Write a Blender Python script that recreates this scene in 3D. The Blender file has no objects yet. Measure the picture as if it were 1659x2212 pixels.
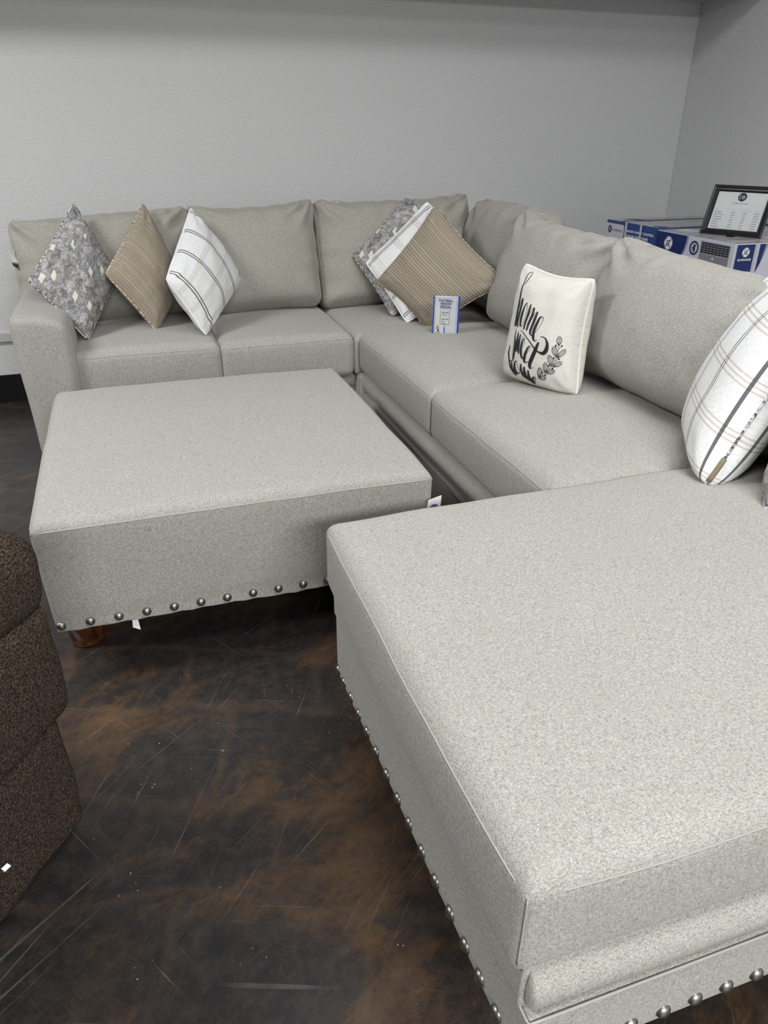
import bpy, bmesh, math, random
from mathutils import Vector, Matrix, noise
random.seed(7)
scene=bpy.context.scene; COL=scene.collection
def pillow_pt(C, t, pinch, u, v, side, pw=0.5, bow=0.0, bp=1.0):
    # C corners BL BR TR TL ; u,v in [-1,1]
    pu = u*(1-pinch*(1-v*v)*abs(u)**1.5); pv = v*(1-(pinch if v>0 else pinch*bp)*(1-u*u)*abs(v)**1.5)
    # rounded corners
    k = 0.045*(abs(u*v))**6
    pu *= 1-k; pv *= 1-k
    a=(pu+1)/2; b=(pv+1)/2
    w=[(1-a)*(1-b),a*(1-b),a*b,(1-a)*b]
    P=[sum(w[i]*C[i][j] for i in range(4)) for j in range(3)]
    e1=[(C[1][j]+C[2][j]-C[0][j]-C[3][j]) for j in range(3)]
    e2=[(C[2][j]+C[3][j]-C[0][j]-C[1][j]) for j in range(3)]
    n=[e1[1]*e2[2]-e1[2]*e2[1],e1[2]*e2[0]-e1[0]*e2[2],e1[0]*e2[1]-e1[1]*e2[0]]
    l=math.sqrt(sum(x*x for x in n)); n=[x/l for x in n]
    f=max(0.0,(1-u*u))*max(0.0,(1-v*v))
    h=side*t/2*f**pw + bow*((1-u*u)*(1-v*v))
    return [P[j]+n[j]*h for j in range(3)], n

INK=[[[-462,-66,-546,-72],[-470,19,-550,13],[-481,103,-558,98],[-491,191,-564,186],[-502,286,-569,282],[-515,384,-574,381],[-526,474,-578,471],[-535,547,-579,546],[-540,611,-577,611],[-542,675,-573,674],[-543,744,-569,744],[-544,812,-568,813],[-547,866,-566,868],[-538,901,-553,905],[-519,921,-532,926],[-503,933,-513,938],[-492,936,-497,942],[-483,933,-474,935],[-468,917,-455,917],[-457,884,-442,882],[-456,838,-439,836],[-465,792,-447,790],[-479,751,-462,749],[-498,711,-484,708],[-521,670,-509,668]],[[-457,427,-412,430],[-456,402,-406,405],[-455,377,-401,380],[-455,344,-397,345],[-456,294,-396,296],[-460,235,-397,237],[-462,177,-398,179],[-465,120,-400,122],[-467,62,-403,65],[-464,13,-405,17],[-452,-22,-403,-17],[-435,-49,-400,-44],[-417,-75,-398,-72]],[[-492,30,-506,29],[-492,102,-505,102],[-493,175,-506,174],[-492,239,-505,239],[-484,293,-497,293],[-472,338,-484,339],[-460,375,-473,375],[-449,398,-463,400],[-437,412,-453,415],[-425,427,-444,430]],[[-401,-74,-414,-72],[-383,-53,-395,-52],[-366,-33,-376,-31],[-350,-8,-358,-8],[-335,22,-343,23],[-321,56,-330,57],[-308,90,-316,90]],[[-256,374,-242,369],[-276,359,-255,352],[-296,344,-269,338],[-315,317,-280,314],[-334,274,-288,271],[-353,221,-294,219],[-367,168,-298,169],[-372,118,-301,120],[-372,69,-303,73],[-366,27,-302,32],[-354,-8,-300,0],[-336,-34,-296,-26],[-316,-51,-290,-41],[-290,-57,-289,-45],[-269,-47,-280,-43],[-255,-29,-265,-28],[-244,4,-252,4],[-233,47,-242,47],[-224,91,-232,91],[-214,135,-222,135],[-206,180,-214,180],[-202,223,-210,222],[-204,262,-212,261],[-210,298,-219,297],[-218,328,-228,326],[-228,346,-238,344],[-240,358,-250,354],[-252,369,-263,365]],[[-143,361,-107,360],[-151,320,-108,319],[-160,279,-110,277],[-169,233,-114,232],[-179,180,-122,178],[-189,122,-132,121],[-198,66,-142,66],[-201,15,-150,17],[-202,-32,-157,-31],[-203,-80,-165,-79]],[[-166,-26,-174,-26],[-152,31,-160,31],[-139,88,-146,88],[-124,141,-131,142],[-103,193,-111,194],[-81,242,-89,243],[-61,280,-69,281],[-44,300,-53,304],[-28,310,-38,316],[-12,321,-23,327]],[[-33,319,2,318],[-41,277,1,276],[-50,236,0,234],[-61,193,-5,190],[-76,146,-18,142],[-93,97,-35,93],[-106,47,-50,45],[-112,1,-60,1],[-112,-44,-69,-43],[-114,-88,-78,-87]],[[-81,-58,-89,-57],[-66,-4,-73,-4],[-52,49,-59,49],[-35,98,-42,99],[-14,145,-21,146],[10,189,2,191],[31,224,23,226],[48,243,40,247],[64,253,55,258],[79,263,69,269]],[[64,265,97,262],[47,219,89,215],[30,173,81,169],[13,125,71,122],[-1,72,60,69],[-13,17,47,15],[-22,-30,36,-31],[-27,-65,29,-64],[-28,-92,24,-88],[-22,-116,23,-107],[-6,-135,28,-121],[15,-146,37,-134],[36,-155,47,-149]],[[45,-154,38,-150],[75,-131,69,-128],[105,-109,99,-106],[135,-79,128,-76],[166,-36,158,-34],[195,14,187,16],[219,60,211,62],[237,102,229,103],[252,140,242,141],[258,170,248,170],[253,189,243,185],[239,198,231,192],[227,206,217,200]],[[219,207,225,199],[195,204,205,188],[166,198,189,181],[137,177,177,166],[113,139,165,132],[92,92,154,87],[75,46,143,41],[61,1,133,-2],[52,-45,123,-45],[47,-88,117,-84],[49,-128,116,-120],[56,-164,119,-153],[67,-193,123,-179],[84,-214,128,-197],[107,-228,135,-209],[134,-233,139,-214],[160,-224,149,-213],[178,-209,170,-203],[196,-195,191,-192]],[[-458,-120,-442,-119],[-464,-158,-444,-157],[-474,-196,-444,-194],[-476,-232,-441,-228],[-470,-263,-428,-256],[-458,-291,-409,-282],[-451,-321,-394,-313],[-449,-360,-386,-353],[-451,-404,-383,-397],[-455,-447,-383,-439],[-460,-487,-385,-480],[-467,-526,-391,-519],[-472,-564,-400,-558],[-475,-600,-413,-594],[-477,-634,-429,-629],[-480,-668,-447,-665]],[[-457,-665,-469,-668],[-466,-634,-477,-637],[-476,-604,-487,-606],[-481,-569,-491,-570],[-478,-525,-488,-526],[-471,-477,-480,-478],[-464,-428,-474,-428],[-459,-378,-469,-379],[-455,-327,-465,-328],[-452,-276,-462,-277]],[[-359,-152,-332,-149],[-363,-191,-325,-188],[-368,-231,-318,-227],[-371,-273,-313,-268],[-374,-320,-312,-314],[-377,-369,-313,-363],[-378,-412,-315,-405],[-375,-443,-317,-436],[-370,-467,-320,-460],[-365,-491,-324,-485]],[[-340,-488,-349,-488],[-327,-440,-336,-440],[-316,-392,-325,-392],[-306,-345,-314,-346],[-295,-297,-304,-298],[-285,-251,-293,-251],[-276,-215,-285,-215],[-268,-196,-278,-195],[-259,-187,-272,-185],[-251,-178,-266,-176]],[[-274,-178,-244,-176],[-283,-221,-242,-218],[-292,-264,-241,-260],[-300,-307,-241,-302],[-306,-352,-243,-346],[-309,-396,-246,-390],[-308,-436,-249,-427],[-300,-466,-248,-456],[-286,-489,-246,-480],[-273,-511,-244,-505]],[[-254,-508,-264,-508],[-240,-460,-249,-461],[-227,-413,-235,-413],[-214,-364,-222,-365],[-200,-309,-208,-309],[-187,-252,-195,-252],[-176,-210,-184,-210],[-169,-194,-177,-193],[-166,-194,-169,-190],[-160,-192,-163,-188]],[[-213,-444,-220,-443],[-186,-414,-193,-413],[-161,-383,-168,-382],[-139,-352,-146,-351],[-121,-317,-129,-317],[-107,-282,-115,-282],[-99,-254,-109,-255],[-102,-234,-112,-237],[-113,-221,-122,-227],[-134,-221,-124,-227],[-153,-238,-132,-241],[-172,-266,-144,-268],[-189,-300,-153,-300],[-205,-340,-159,-339],[-218,-387,-163,-383],[-225,-433,-164,-425],[-223,-475,-160,-464],[-213,-515,-153,-501],[-199,-547,-145,-530],[-177,-566,-137,-545],[-151,-574,-125,-556],[-128,-580,-111,-568]],[[-125,-565,-133,-563],[-89,-528,-96,-527],[-55,-492,-61,-490],[-25,-457,-31,-456],[0,-424,-6,-423],[22,-393,14,-392],[36,-367,27,-366],[41,-345,31,-346],[38,-328,27,-332],[25,-320,25,-329],[4,-329,21,-336],[-19,-347,8,-354],[-42,-374,-6,-379],[-65,-411,-20,-414],[-90,-456,-36,-457],[-109,-500,-48,-498],[-117,-541,-55,-535],[-119,-579,-60,-570],[-114,-609,-61,-595],[-97,-627,-59,-605],[-70,-631,-55,-610],[-44,-627,-48,-612],[-23,-616,-35,-608],[-7,-600,-15,-596],[10,-586,4,-583]],[[222,-225,264,-230],[197,-265,250,-272],[170,-305,236,-313],[144,-347,220,-355],[118,-392,202,-400],[91,-438,181,-447],[67,-483,159,-491],[43,-527,134,-535],[21,-572,108,-577],[6,-612,88,-611],[1,-646,76,-637],[6,-673,69,-660],[14,-692,65,-677],[26,-704,63,-684],[46,-708,59,-686],[68,-702,62,-687],[87,-691,78,-682],[107,-676,100,-671],[126,-663,123,-660]],[[-282,-127,-285,-120],[-260,-123,-264,-116],[-242,-119,-240,-111],[-218,-122,-209,-114],[-183,-139,-169,-130],[-141,-163,-126,-153],[-100,-189,-83,-179],[-58,-215,-41,-204],[-17,-243,1,-231],[23,-271,42,-259],[61,-300,83,-287],[99,-329,122,-314],[136,-354,160,-337],[172,-375,195,-355],[207,-391,229,-368],[244,-403,264,-375],[284,-414,302,-376],[329,-422,337,-372],[381,-418,359,-364],[430,-398,375,-353],[470,-369,393,-336],[498,-336,408,-317],[511,-299,422,-294],[513,-262,433,-266],[507,-228,439,-238],[494,-197,438,-212],[474,-169,430,-185],[450,-147,419,-164],[424,-131,402,-149],[395,-121,381,-138],[365,-115,358,-131],[335,-115,333,-128],[305,-119,306,-130],[277,-123,277,-131]],[[-630,-417,-611,-416],[-649,-457,-619,-456],[-667,-499,-629,-496],[-676,-541,-631,-535],[-668,-582,-622,-575],[-653,-624,-607,-615],[-634,-665,-589,-655],[-616,-708,-570,-696],[-597,-751,-550,-738],[-573,-791,-527,-775],[-539,-827,-496,-809],[-503,-858,-462,-839],[-469,-881,-433,-862],[-437,-892,-410,-874],[-404,-893,-386,-879],[-372,-893,-362,-885]],[[-578,-701,-588,-701],[-566,-688,-579,-688],[-555,-675,-570,-674],[-549,-671,-554,-663],[-547,-674,-527,-661],[-538,-680,-507,-668],[-529,-694,-489,-683],[-527,-720,-480,-710],[-527,-757,-474,-744],[-520,-791,-465,-773],[-499,-818,-446,-795],[-471,-840,-422,-816],[-443,-858,-399,-835],[-414,-871,-378,-851],[-384,-881,-356,-864],[-354,-889,-337,-880]],[[-303,-636,-301,-645],[-329,-639,-327,-653],[-361,-645,-347,-659],[-393,-663,-357,-667],[-415,-692,-364,-689],[-431,-728,-369,-719],[-436,-764,-367,-747],[-428,-797,-358,-774],[-410,-827,-343,-800],[-383,-849,-328,-818],[-342,-857,-308,-828],[-295,-854,-279,-832],[-259,-846,-259,-833],[-238,-832,-251,-831],[-232,-817,-245,-820],[-234,-800,-244,-804],[-242,-779,-251,-783],[-256,-755,-265,-758],[-272,-731,-280,-734],[-287,-709,-295,-712],[-302,-687,-310,-690],[-318,-665,-327,-668]],[[-191,-665,-159,-661],[-201,-696,-160,-691],[-213,-729,-162,-720],[-217,-762,-160,-747],[-209,-796,-149,-775],[-195,-828,-135,-804],[-175,-855,-120,-829],[-148,-873,-104,-847],[-116,-882,-84,-862],[-86,-892,-64,-878]],[[-166,-789,-174,-789],[-149,-762,-156,-762],[-133,-734,-139,-734],[-119,-714,-125,-713],[-108,-706,-113,-702],[-99,-705,-101,-698],[-89,-703,-91,-694]],[[-106,-701,-74,-696],[-113,-731,-73,-724],[-122,-762,-72,-751],[-124,-794,-68,-776],[-116,-824,-58,-801],[-101,-852,-43,-826],[-84,-876,-29,-849],[-60,-894,-14,-868],[-32,-907,3,-886],[-6,-919,18,-905]],[[-64,-817,-71,-818],[-53,-797,-60,-797],[-44,-776,-51,-776],[-34,-760,-41,-760],[-24,-752,-30,-749],[-14,-748,-18,-742],[-2,-743,-8,-736]],[[-20,-744,10,-736],[-23,-773,16,-763],[-27,-804,21,-789],[-26,-834,28,-814],[-16,-862,40,-838],[-1,-888,54,-862],[15,-909,67,-883],[35,-924,79,-900],[58,-934,91,-915],[81,-942,99,-932]],[[81,-879,69,-882],[88,-868,67,-873],[92,-858,65,-863],[97,-852,71,-849],[106,-847,87,-835],[119,-841,108,-822],[124,-839,133,-814],[129,-839,154,-816],[140,-841,167,-824],[148,-847,174,-836],[151,-859,174,-852],[151,-875,166,-872],[146,-891,157,-889],[138,-903,147,-902],[127,-913,134,-914],[114,-924,121,-925]],[[79,-859,111,-848],[78,-875,115,-862],[75,-892,118,-876],[77,-909,121,-890],[88,-924,126,-906],[102,-937,131,-924],[115,-950,131,-943]],[[225,-846,221,-842],[264,-822,260,-819],[302,-799,297,-795],[340,-774,336,-770],[381,-746,376,-743],[422,-717,417,-714],[465,-686,459,-683],[509,-652,504,-649],[554,-616,548,-613],[594,-578,588,-576],[628,-540,622,-538],[658,-500,651,-499],[682,-456,675,-455],[700,-402,692,-402],[711,-343,704,-343],[720,-293,713,-293],[727,-257,720,-257],[732,-229,726,-228],[737,-200,731,-200]],[[723,-204,716,-201],[730,-196,722,-193],[738,-188,729,-185],[745,-179,735,-176],[753,-169,741,-165],[761,-158,749,-154],[766,-146,756,-143],[771,-134,760,-133],[774,-123,763,-123],[775,-112,764,-113],[773,-101,762,-103],[770,-90,759,-93],[765,-80,755,-84],[760,-71,748,-77],[752,-63,741,-70],[743,-57,735,-63],[735,-52,728,-58],[726,-48,721,-54],[718,-44,713,-49]],[[723,-201,716,-205],[717,-193,708,-198],[710,-186,701,-192],[703,-178,693,-184],[696,-169,684,-175],[688,-159,676,-165],[681,-150,670,-154],[676,-140,665,-143],[672,-130,661,-133],[671,-121,659,-122],[672,-111,660,-110],[674,-100,663,-99],[678,-90,667,-88],[685,-82,672,-78],[691,-74,679,-69],[697,-67,688,-61],[704,-60,696,-55],[711,-55,704,-49],[718,-49,712,-44]],[[724,-195,719,-194],[740,-147,734,-146],[744,-107,738,-107],[731,-68,727,-69]],[[722,-195,717,-195],[722,-148,716,-148],[721,-109,715,-109],[719,-70,714,-70]],[[720,-194,715,-196],[703,-149,698,-150],[697,-111,691,-111],[706,-71,702,-71]],[[701,-397,693,-397],[704,-386,695,-386],[708,-376,697,-376],[710,-364,699,-365],[714,-351,700,-352],[715,-337,701,-338],[715,-323,703,-325],[713,-310,702,-312],[711,-298,699,-301],[706,-286,695,-290],[699,-275,688,-280],[689,-264,680,-270],[679,-255,670,-262],[669,-247,659,-256],[657,-242,649,-251],[645,-238,639,-246],[633,-235,629,-243],[622,-233,618,-240],[611,-231,608,-238]],[[700,-394,694,-400],[690,-388,683,-395],[679,-383,672,-390],[669,-376,661,-384],[657,-368,647,-377],[644,-360,633,-369],[631,-352,621,-359],[621,-344,611,-350],[612,-335,601,-340],[605,-325,593,-329],[600,-314,588,-317],[597,-302,585,-304],[596,-291,584,-292],[598,-280,583,-280],[600,-270,585,-269],[602,-260,590,-259],[605,-252,595,-250],[609,-244,600,-242],[614,-236,605,-234]],[[697,-387,693,-388],[688,-332,683,-334],[672,-289,666,-292],[638,-253,634,-255]],[[695,-388,691,-389],[671,-339,665,-341],[649,-298,643,-300],[626,-258,621,-260]],[[693,-388,689,-390],[653,-345,648,-348],[626,-307,620,-309],[614,-263,609,-264]],[[707,-409,704,-404],[720,-405,716,-398],[733,-400,729,-392],[747,-394,743,-386],[763,-387,758,-378],[780,-379,774,-370],[795,-369,790,-362],[809,-360,803,-353],[822,-350,816,-344],[834,-339,826,-334],[844,-327,836,-323],[853,-314,844,-311],[860,-302,851,-299],[866,-291,855,-288],[869,-279,858,-278],[871,-269,861,-268],[872,-259,863,-259],[871,-251,863,-251],[871,-242,864,-243]],[[709,-407,701,-406],[714,-396,705,-395],[718,-386,708,-384],[724,-374,713,-373],[731,-361,718,-359],[738,-347,725,-344],[744,-333,734,-330],[752,-321,742,-317],[761,-309,752,-305],[771,-298,763,-293],[782,-287,775,-281],[795,-278,789,-271],[807,-269,802,-262],[820,-264,814,-255],[831,-259,827,-249],[841,-254,838,-245],[851,-250,849,-242],[859,-248,858,-241],[868,-246,867,-239]],[[717,-400,714,-398],[779,-357,776,-354],[823,-318,819,-316],[854,-273,851,-271]],[[716,-399,712,-397],[768,-350,764,-347],[809,-309,805,-306],[847,-268,844,-266]],[[715,-398,711,-397],[757,-342,752,-340],[795,-300,791,-297],[840,-263,837,-261]],[[603,-566,594,-566],[608,-557,598,-556],[612,-546,601,-546],[617,-535,605,-535],[621,-521,607,-521],[625,-505,610,-506],[625,-490,613,-491],[625,-476,613,-478],[624,-462,612,-465],[620,-449,608,-453],[614,-437,602,-442],[605,-425,594,-431],[595,-415,585,-421],[586,-406,574,-414],[574,-399,564,-408],[562,-394,554,-402],[550,-390,544,-398],[539,-387,534,-394],[528,-385,523,-391]],[[602,-563,596,-569],[592,-558,585,-564],[582,-552,574,-559],[572,-546,563,-553],[561,-537,549,-545],[548,-527,536,-535],[536,-517,525,-524],[526,-507,515,-513],[518,-497,506,-502],[512,-486,500,-490],[508,-473,496,-476],[506,-460,494,-462],[506,-448,494,-449],[509,-436,494,-436],[512,-425,498,-424],[515,-415,503,-413],[519,-406,509,-404],[524,-397,515,-395],[530,-389,521,-387]],[[600,-557,595,-558],[597,-499,591,-500],[584,-451,578,-453],[553,-410,548,-412]],[[598,-558,593,-559],[578,-505,572,-507],[560,-459,554,-461],[540,-414,535,-416]],[[596,-558,591,-560],[559,-511,553,-513],[536,-467,530,-469],[527,-419,522,-420]],[[622,-575,622,-568],[635,-574,635,-566],[648,-572,648,-564],[662,-570,662,-561],[679,-568,678,-557],[696,-564,695,-554],[713,-559,711,-550],[728,-554,725,-546],[743,-549,739,-541],[756,-542,751,-535],[769,-534,763,-528],[780,-526,773,-520],[790,-516,782,-512],[799,-507,788,-503],[805,-497,793,-494],[808,-487,798,-485],[811,-478,802,-477],[813,-470,804,-469],[814,-462,806,-461]],[[626,-573,618,-571],[633,-565,624,-562],[639,-557,630,-554],[647,-548,637,-545],[656,-538,644,-534],[666,-526,654,-521],[675,-515,665,-510],[685,-505,676,-500],[695,-495,688,-490],[707,-487,700,-481],[719,-481,715,-473],[733,-475,730,-467],[746,-470,744,-462],[759,-468,758,-458],[770,-466,771,-456],[781,-464,783,-455],[791,-464,793,-456],[800,-465,802,-457],[809,-465,811,-458]],[[634,-569,632,-566],[701,-546,699,-542],[751,-522,748,-518],[791,-486,788,-484]],[[633,-568,631,-565],[693,-537,690,-533],[740,-509,737,-505],[785,-480,783,-477]],[[633,-567,630,-565],[684,-527,680,-524],[729,-496,726,-492],[779,-473,777,-470]],[[449,-702,441,-700],[457,-693,448,-691],[465,-684,455,-681],[473,-673,462,-671],[483,-661,469,-659],[492,-648,478,-646],[497,-635,485,-634],[503,-622,490,-622],[506,-610,494,-610],[508,-597,495,-600],[507,-586,494,-589],[503,-574,491,-578],[498,-564,486,-569],[493,-553,479,-560],[486,-544,472,-551],[476,-537,466,-543],[468,-531,458,-537],[459,-526,451,-532],[450,-521,443,-527]],[[449,-699,440,-704],[443,-692,433,-697],[437,-684,426,-690],[431,-676,419,-683],[425,-667,410,-674],[417,-657,402,-663],[410,-647,397,-652],[405,-637,392,-641],[402,-626,389,-630],[401,-616,388,-618],[402,-605,389,-606],[405,-593,392,-594],[410,-582,397,-581],[416,-571,402,-569],[423,-560,409,-557],[429,-550,418,-547],[436,-541,426,-538],[443,-534,435,-530],[450,-526,443,-523]],[[450,-692,445,-693],[470,-638,463,-639],[475,-594,469,-596],[463,-551,458,-553]],[[448,-692,443,-693],[451,-641,444,-642],[452,-599,445,-600],[450,-554,445,-555]],[[446,-692,441,-694],[432,-644,426,-646],[428,-603,421,-604],[437,-556,432,-556]],[[459,-707,462,-700],[472,-707,475,-700],[484,-708,488,-699],[498,-708,501,-699],[514,-709,517,-698],[531,-708,534,-697],[549,-706,550,-696],[565,-703,566,-694],[581,-700,580,-691],[597,-696,594,-687],[612,-690,608,-682],[627,-683,622,-676],[640,-676,634,-669],[651,-668,643,-662],[661,-661,651,-655],[668,-653,659,-648],[674,-645,665,-642],[678,-638,670,-636],[683,-631,675,-629]],[[464,-705,457,-702],[474,-698,466,-694],[483,-691,475,-686],[494,-683,486,-678],[507,-675,497,-668],[520,-666,511,-659],[532,-657,526,-650],[545,-650,540,-643],[558,-643,554,-636],[572,-638,569,-630],[586,-634,585,-625],[601,-631,601,-622],[615,-629,616,-620],[627,-629,630,-618],[639,-629,643,-618],[650,-629,655,-620],[659,-630,664,-622],[668,-632,673,-625],[677,-634,681,-627]],[[472,-702,473,-699],[544,-690,544,-685],[600,-674,599,-670],[651,-649,650,-647]],[[473,-701,472,-698],[540,-679,539,-675],[595,-661,593,-657],[648,-643,647,-640]],[[473,-700,471,-697],[536,-669,534,-665],[589,-648,588,-644],[645,-636,644,-633]],[[286,-807,278,-804],[297,-797,288,-795],[307,-788,297,-785],[317,-777,306,-775],[330,-765,316,-762],[341,-752,327,-749],[350,-738,338,-737],[357,-726,345,-725],[363,-713,350,-714],[367,-701,354,-702],[368,-688,354,-691],[366,-677,353,-681],[363,-666,350,-671],[359,-656,344,-663],[353,-649,338,-656],[344,-642,333,-649],[336,-637,327,-644],[328,-633,320,-640],[320,-629,312,-635]],[[287,-803,277,-808],[283,-795,272,-801],[279,-788,266,-794],[275,-779,261,-785],[271,-769,255,-776],[266,-759,250,-765],[261,-748,247,-753],[258,-738,244,-742],[257,-727,243,-730],[258,-717,244,-718],[261,-705,248,-706],[266,-693,253,-693],[272,-682,260,-681],[280,-673,266,-670],[288,-664,275,-660],[295,-655,285,-651],[303,-648,294,-643],[311,-641,304,-637],[319,-634,313,-630]],[[289,-796,285,-796],[321,-741,314,-742],[334,-697,328,-698],[329,-655,324,-657]],[[288,-796,282,-797],[302,-744,295,-745],[310,-701,303,-701],[315,-658,310,-658]],[[285,-796,280,-798],[283,-746,276,-748],[286,-704,279,-705],[303,-660,298,-660]],[[278,-808,287,-802],[283,-813,293,-806],[289,-817,300,-810],[295,-822,307,-813],[303,-827,316,-817],[312,-831,325,-821],[324,-834,333,-825],[334,-837,343,-827],[346,-838,353,-829],[358,-838,363,-829],[372,-836,374,-827],[386,-833,387,-824],[399,-829,398,-821],[412,-825,409,-816],[425,-820,419,-811],[435,-813,429,-807],[444,-807,438,-802],[452,-801,446,-797],[460,-796,454,-792]],[[284,-808,281,-803],[295,-803,291,-797],[306,-799,302,-792],[317,-794,313,-786],[331,-789,327,-779],[345,-783,342,-773],[359,-777,357,-769],[371,-773,371,-765],[383,-771,384,-761],[394,-769,397,-760],[404,-769,410,-760],[414,-770,422,-761],[423,-772,432,-763],[429,-776,441,-766],[435,-780,448,-770],[441,-783,453,-776],[445,-787,457,-781],[449,-791,459,-786],[452,-796,462,-791]],[[289,-808,292,-804],[336,-816,339,-811],[379,-816,381,-811],[427,-805,427,-802]],[[290,-807,292,-803],[343,-803,345,-799],[387,-800,389,-796],[431,-797,432,-793]],[[291,-805,292,-802],[350,-791,350,-787],[394,-785,397,-780],[434,-789,436,-785]],[[659,-214,663,-211],[716,-250,720,-246]],[[641,-218,641,-214],[645,-223,643,-208],[649,-227,646,-203],[654,-230,649,-199],[660,-230,655,-196],[666,-229,661,-195],[672,-227,667,-196],[675,-223,672,-198],[678,-217,676,-202],[680,-212,680,-207]],[[781,-196,786,-199],[719,-269,723,-271]],[[766,-203,765,-198],[770,-207,768,-193],[773,-212,770,-187],[777,-214,773,-183],[783,-215,778,-181],[789,-214,784,-180],[794,-212,790,-181],[797,-208,794,-183],[799,-203,797,-188],[801,-197,801,-192]],[[636,-424,641,-422],[654,-482,660,-481]],[[619,-429,619,-424],[623,-434,621,-419],[626,-438,624,-413],[631,-440,628,-409],[636,-441,634,-407],[643,-440,640,-406],[649,-437,646,-406],[653,-433,651,-409],[655,-428,654,-413],[658,-422,658,-418]],[[745,-418,748,-421],[677,-465,681,-468]],[[728,-425,728,-421],[732,-430,731,-415],[735,-434,734,-409],[739,-437,737,-405],[745,-437,743,-403],[751,-436,749,-402],[756,-434,754,-403],[760,-430,758,-405],[763,-425,762,-410],[765,-419,765,-414]],[[530,-568,536,-568],[525,-626,531,-625]],[[512,-574,512,-569],[516,-578,516,-563],[519,-583,519,-558],[524,-585,523,-554],[530,-586,529,-551],[537,-585,536,-550],[543,-582,542,-551],[547,-578,547,-553],[550,-572,550,-558],[554,-567,554,-562]],[[622,-600,622,-604],[544,-616,544,-620]],[[602,-608,602,-603],[605,-612,605,-597],[608,-617,609,-592],[613,-619,613,-588],[618,-620,619,-585],[625,-619,625,-584],[631,-616,631,-585],[635,-612,635,-587],[639,-607,639,-592],[642,-601,642,-596]],[[371,-705,378,-704],[370,-757,377,-756]],[[352,-710,353,-706],[355,-715,357,-700],[359,-719,361,-694],[363,-722,365,-690],[369,-722,372,-688],[376,-721,379,-686],[383,-719,385,-687],[388,-714,390,-689],[392,-709,393,-694],[396,-703,396,-698]],[[446,-737,446,-741],[373,-759,373,-763]],[[424,-745,425,-740],[427,-750,429,-734],[430,-754,433,-729],[434,-757,438,-725],[440,-757,444,-722],[447,-756,451,-721],[454,-753,458,-721],[459,-749,462,-724],[463,-744,465,-728],[467,-738,468,-733]]]

# ---------------------------------------------------------------- materials
class NT:
    def __init__(s,name):
        s.m=bpy.data.materials.new(name); s.m.use_nodes=True; s.t=s.m.node_tree; s.N=s.t.nodes; s.L=s.t.links
        s.b=s.N['Principled BSDF']; s.o=s.N['Material Output']
    def n(s,typ,ins=None,**kw):
        d=s.N.new(typ)
        for k,v in kw.items(): setattr(d,k,v)
        for k,v in (ins or {}).items():
            if isinstance(v,bpy.types.NodeSocket): s.L.new(v,d.inputs[k])
            else: d.inputs[k].default_value=v
        return d
    def math(s,op,a,b=0.0,c=None):
        ins={0:a,1:b}
        if c is not None: ins[2]=c
        return s.n('ShaderNodeMath',ins,operation=op).outputs[0]
    def noise(s,vec,scale,detail=2,rough=.5,dist=0):
        return s.n('ShaderNodeTexNoise',{'Vector':vec,'Scale':scale,'Detail':detail,'Roughness':rough,'Distortion':dist}).outputs[0]
    def mapping(s,vec,scale=(1,1,1),rot=(0,0,0),loc=(0,0,0)):
        return s.n('ShaderNodeMapping',{'Vector':vec,'Scale':scale,'Rotation':rot,'Location':loc}).outputs[0]
    def ramp(s,fac,stops,interp='LINEAR'):
        r=s.n('ShaderNodeValToRGB',{0:fac}); cr=r.color_ramp; cr.interpolation=interp
        while len(cr.elements)<len(stops): cr.elements.new(.5)
        for e,(p,c) in zip(cr.elements,stops): e.position=p; e.color=(*c,1) if len(c)==3 else c
        return r.outputs[0]
    def mix(s,fac,a,b,blend='MIX'):
        d=s.N.new('ShaderNodeMix'); d.data_type='RGBA'; d.blend_type=blend
        for i,v in ((0,fac),(6,a),(7,b)):
            if isinstance(v,bpy.types.NodeSocket): s.L.new(v,d.inputs[i])
            else: d.inputs[i].default_value=v if i==0 else ((*v,1) if len(v)==3 else v)
        return d.outputs[2]
    def coord(s,k='Object'): return s.n('ShaderNodeTexCoord').outputs[k]
    def bump(s,h,strength=.3,dist=.001):
        o=s.n('ShaderNodeBump',{'Height':h,'Strength':strength,'Distance':dist}).outputs[0]; s.L.new(o,s.b.inputs['Normal']); return o
    def col(s,c):
        if isinstance(c,bpy.types.NodeSocket): s.L.new(c,s.b.inputs['Base Color'])
        else: s.b.inputs['Base Color'].default_value=(*c,1)
    def rough(s,c):
        if isinstance(c,bpy.types.NodeSocket): s.L.new(c,s.b.inputs['Roughness'])
        else: s.b.inputs['Roughness'].default_value=c
def plain(name,c,rough=.6,metal=0,spec=.5,bump=0):
    t=NT(name); t.col(c); t.rough(rough); t.b.inputs['Metallic'].default_value=metal; t.b.inputs['Specular IOR Level'].default_value=spec
    v=t.coord(); nz=t.noise(v,60,3)
    t.col(t.mix(t.math('MULTIPLY',nz,.12),c,tuple(x*.6 for x in c)))
    if bump: t.bump(t.noise(v,bump,2),.2,.0005)
    return t.m
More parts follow.
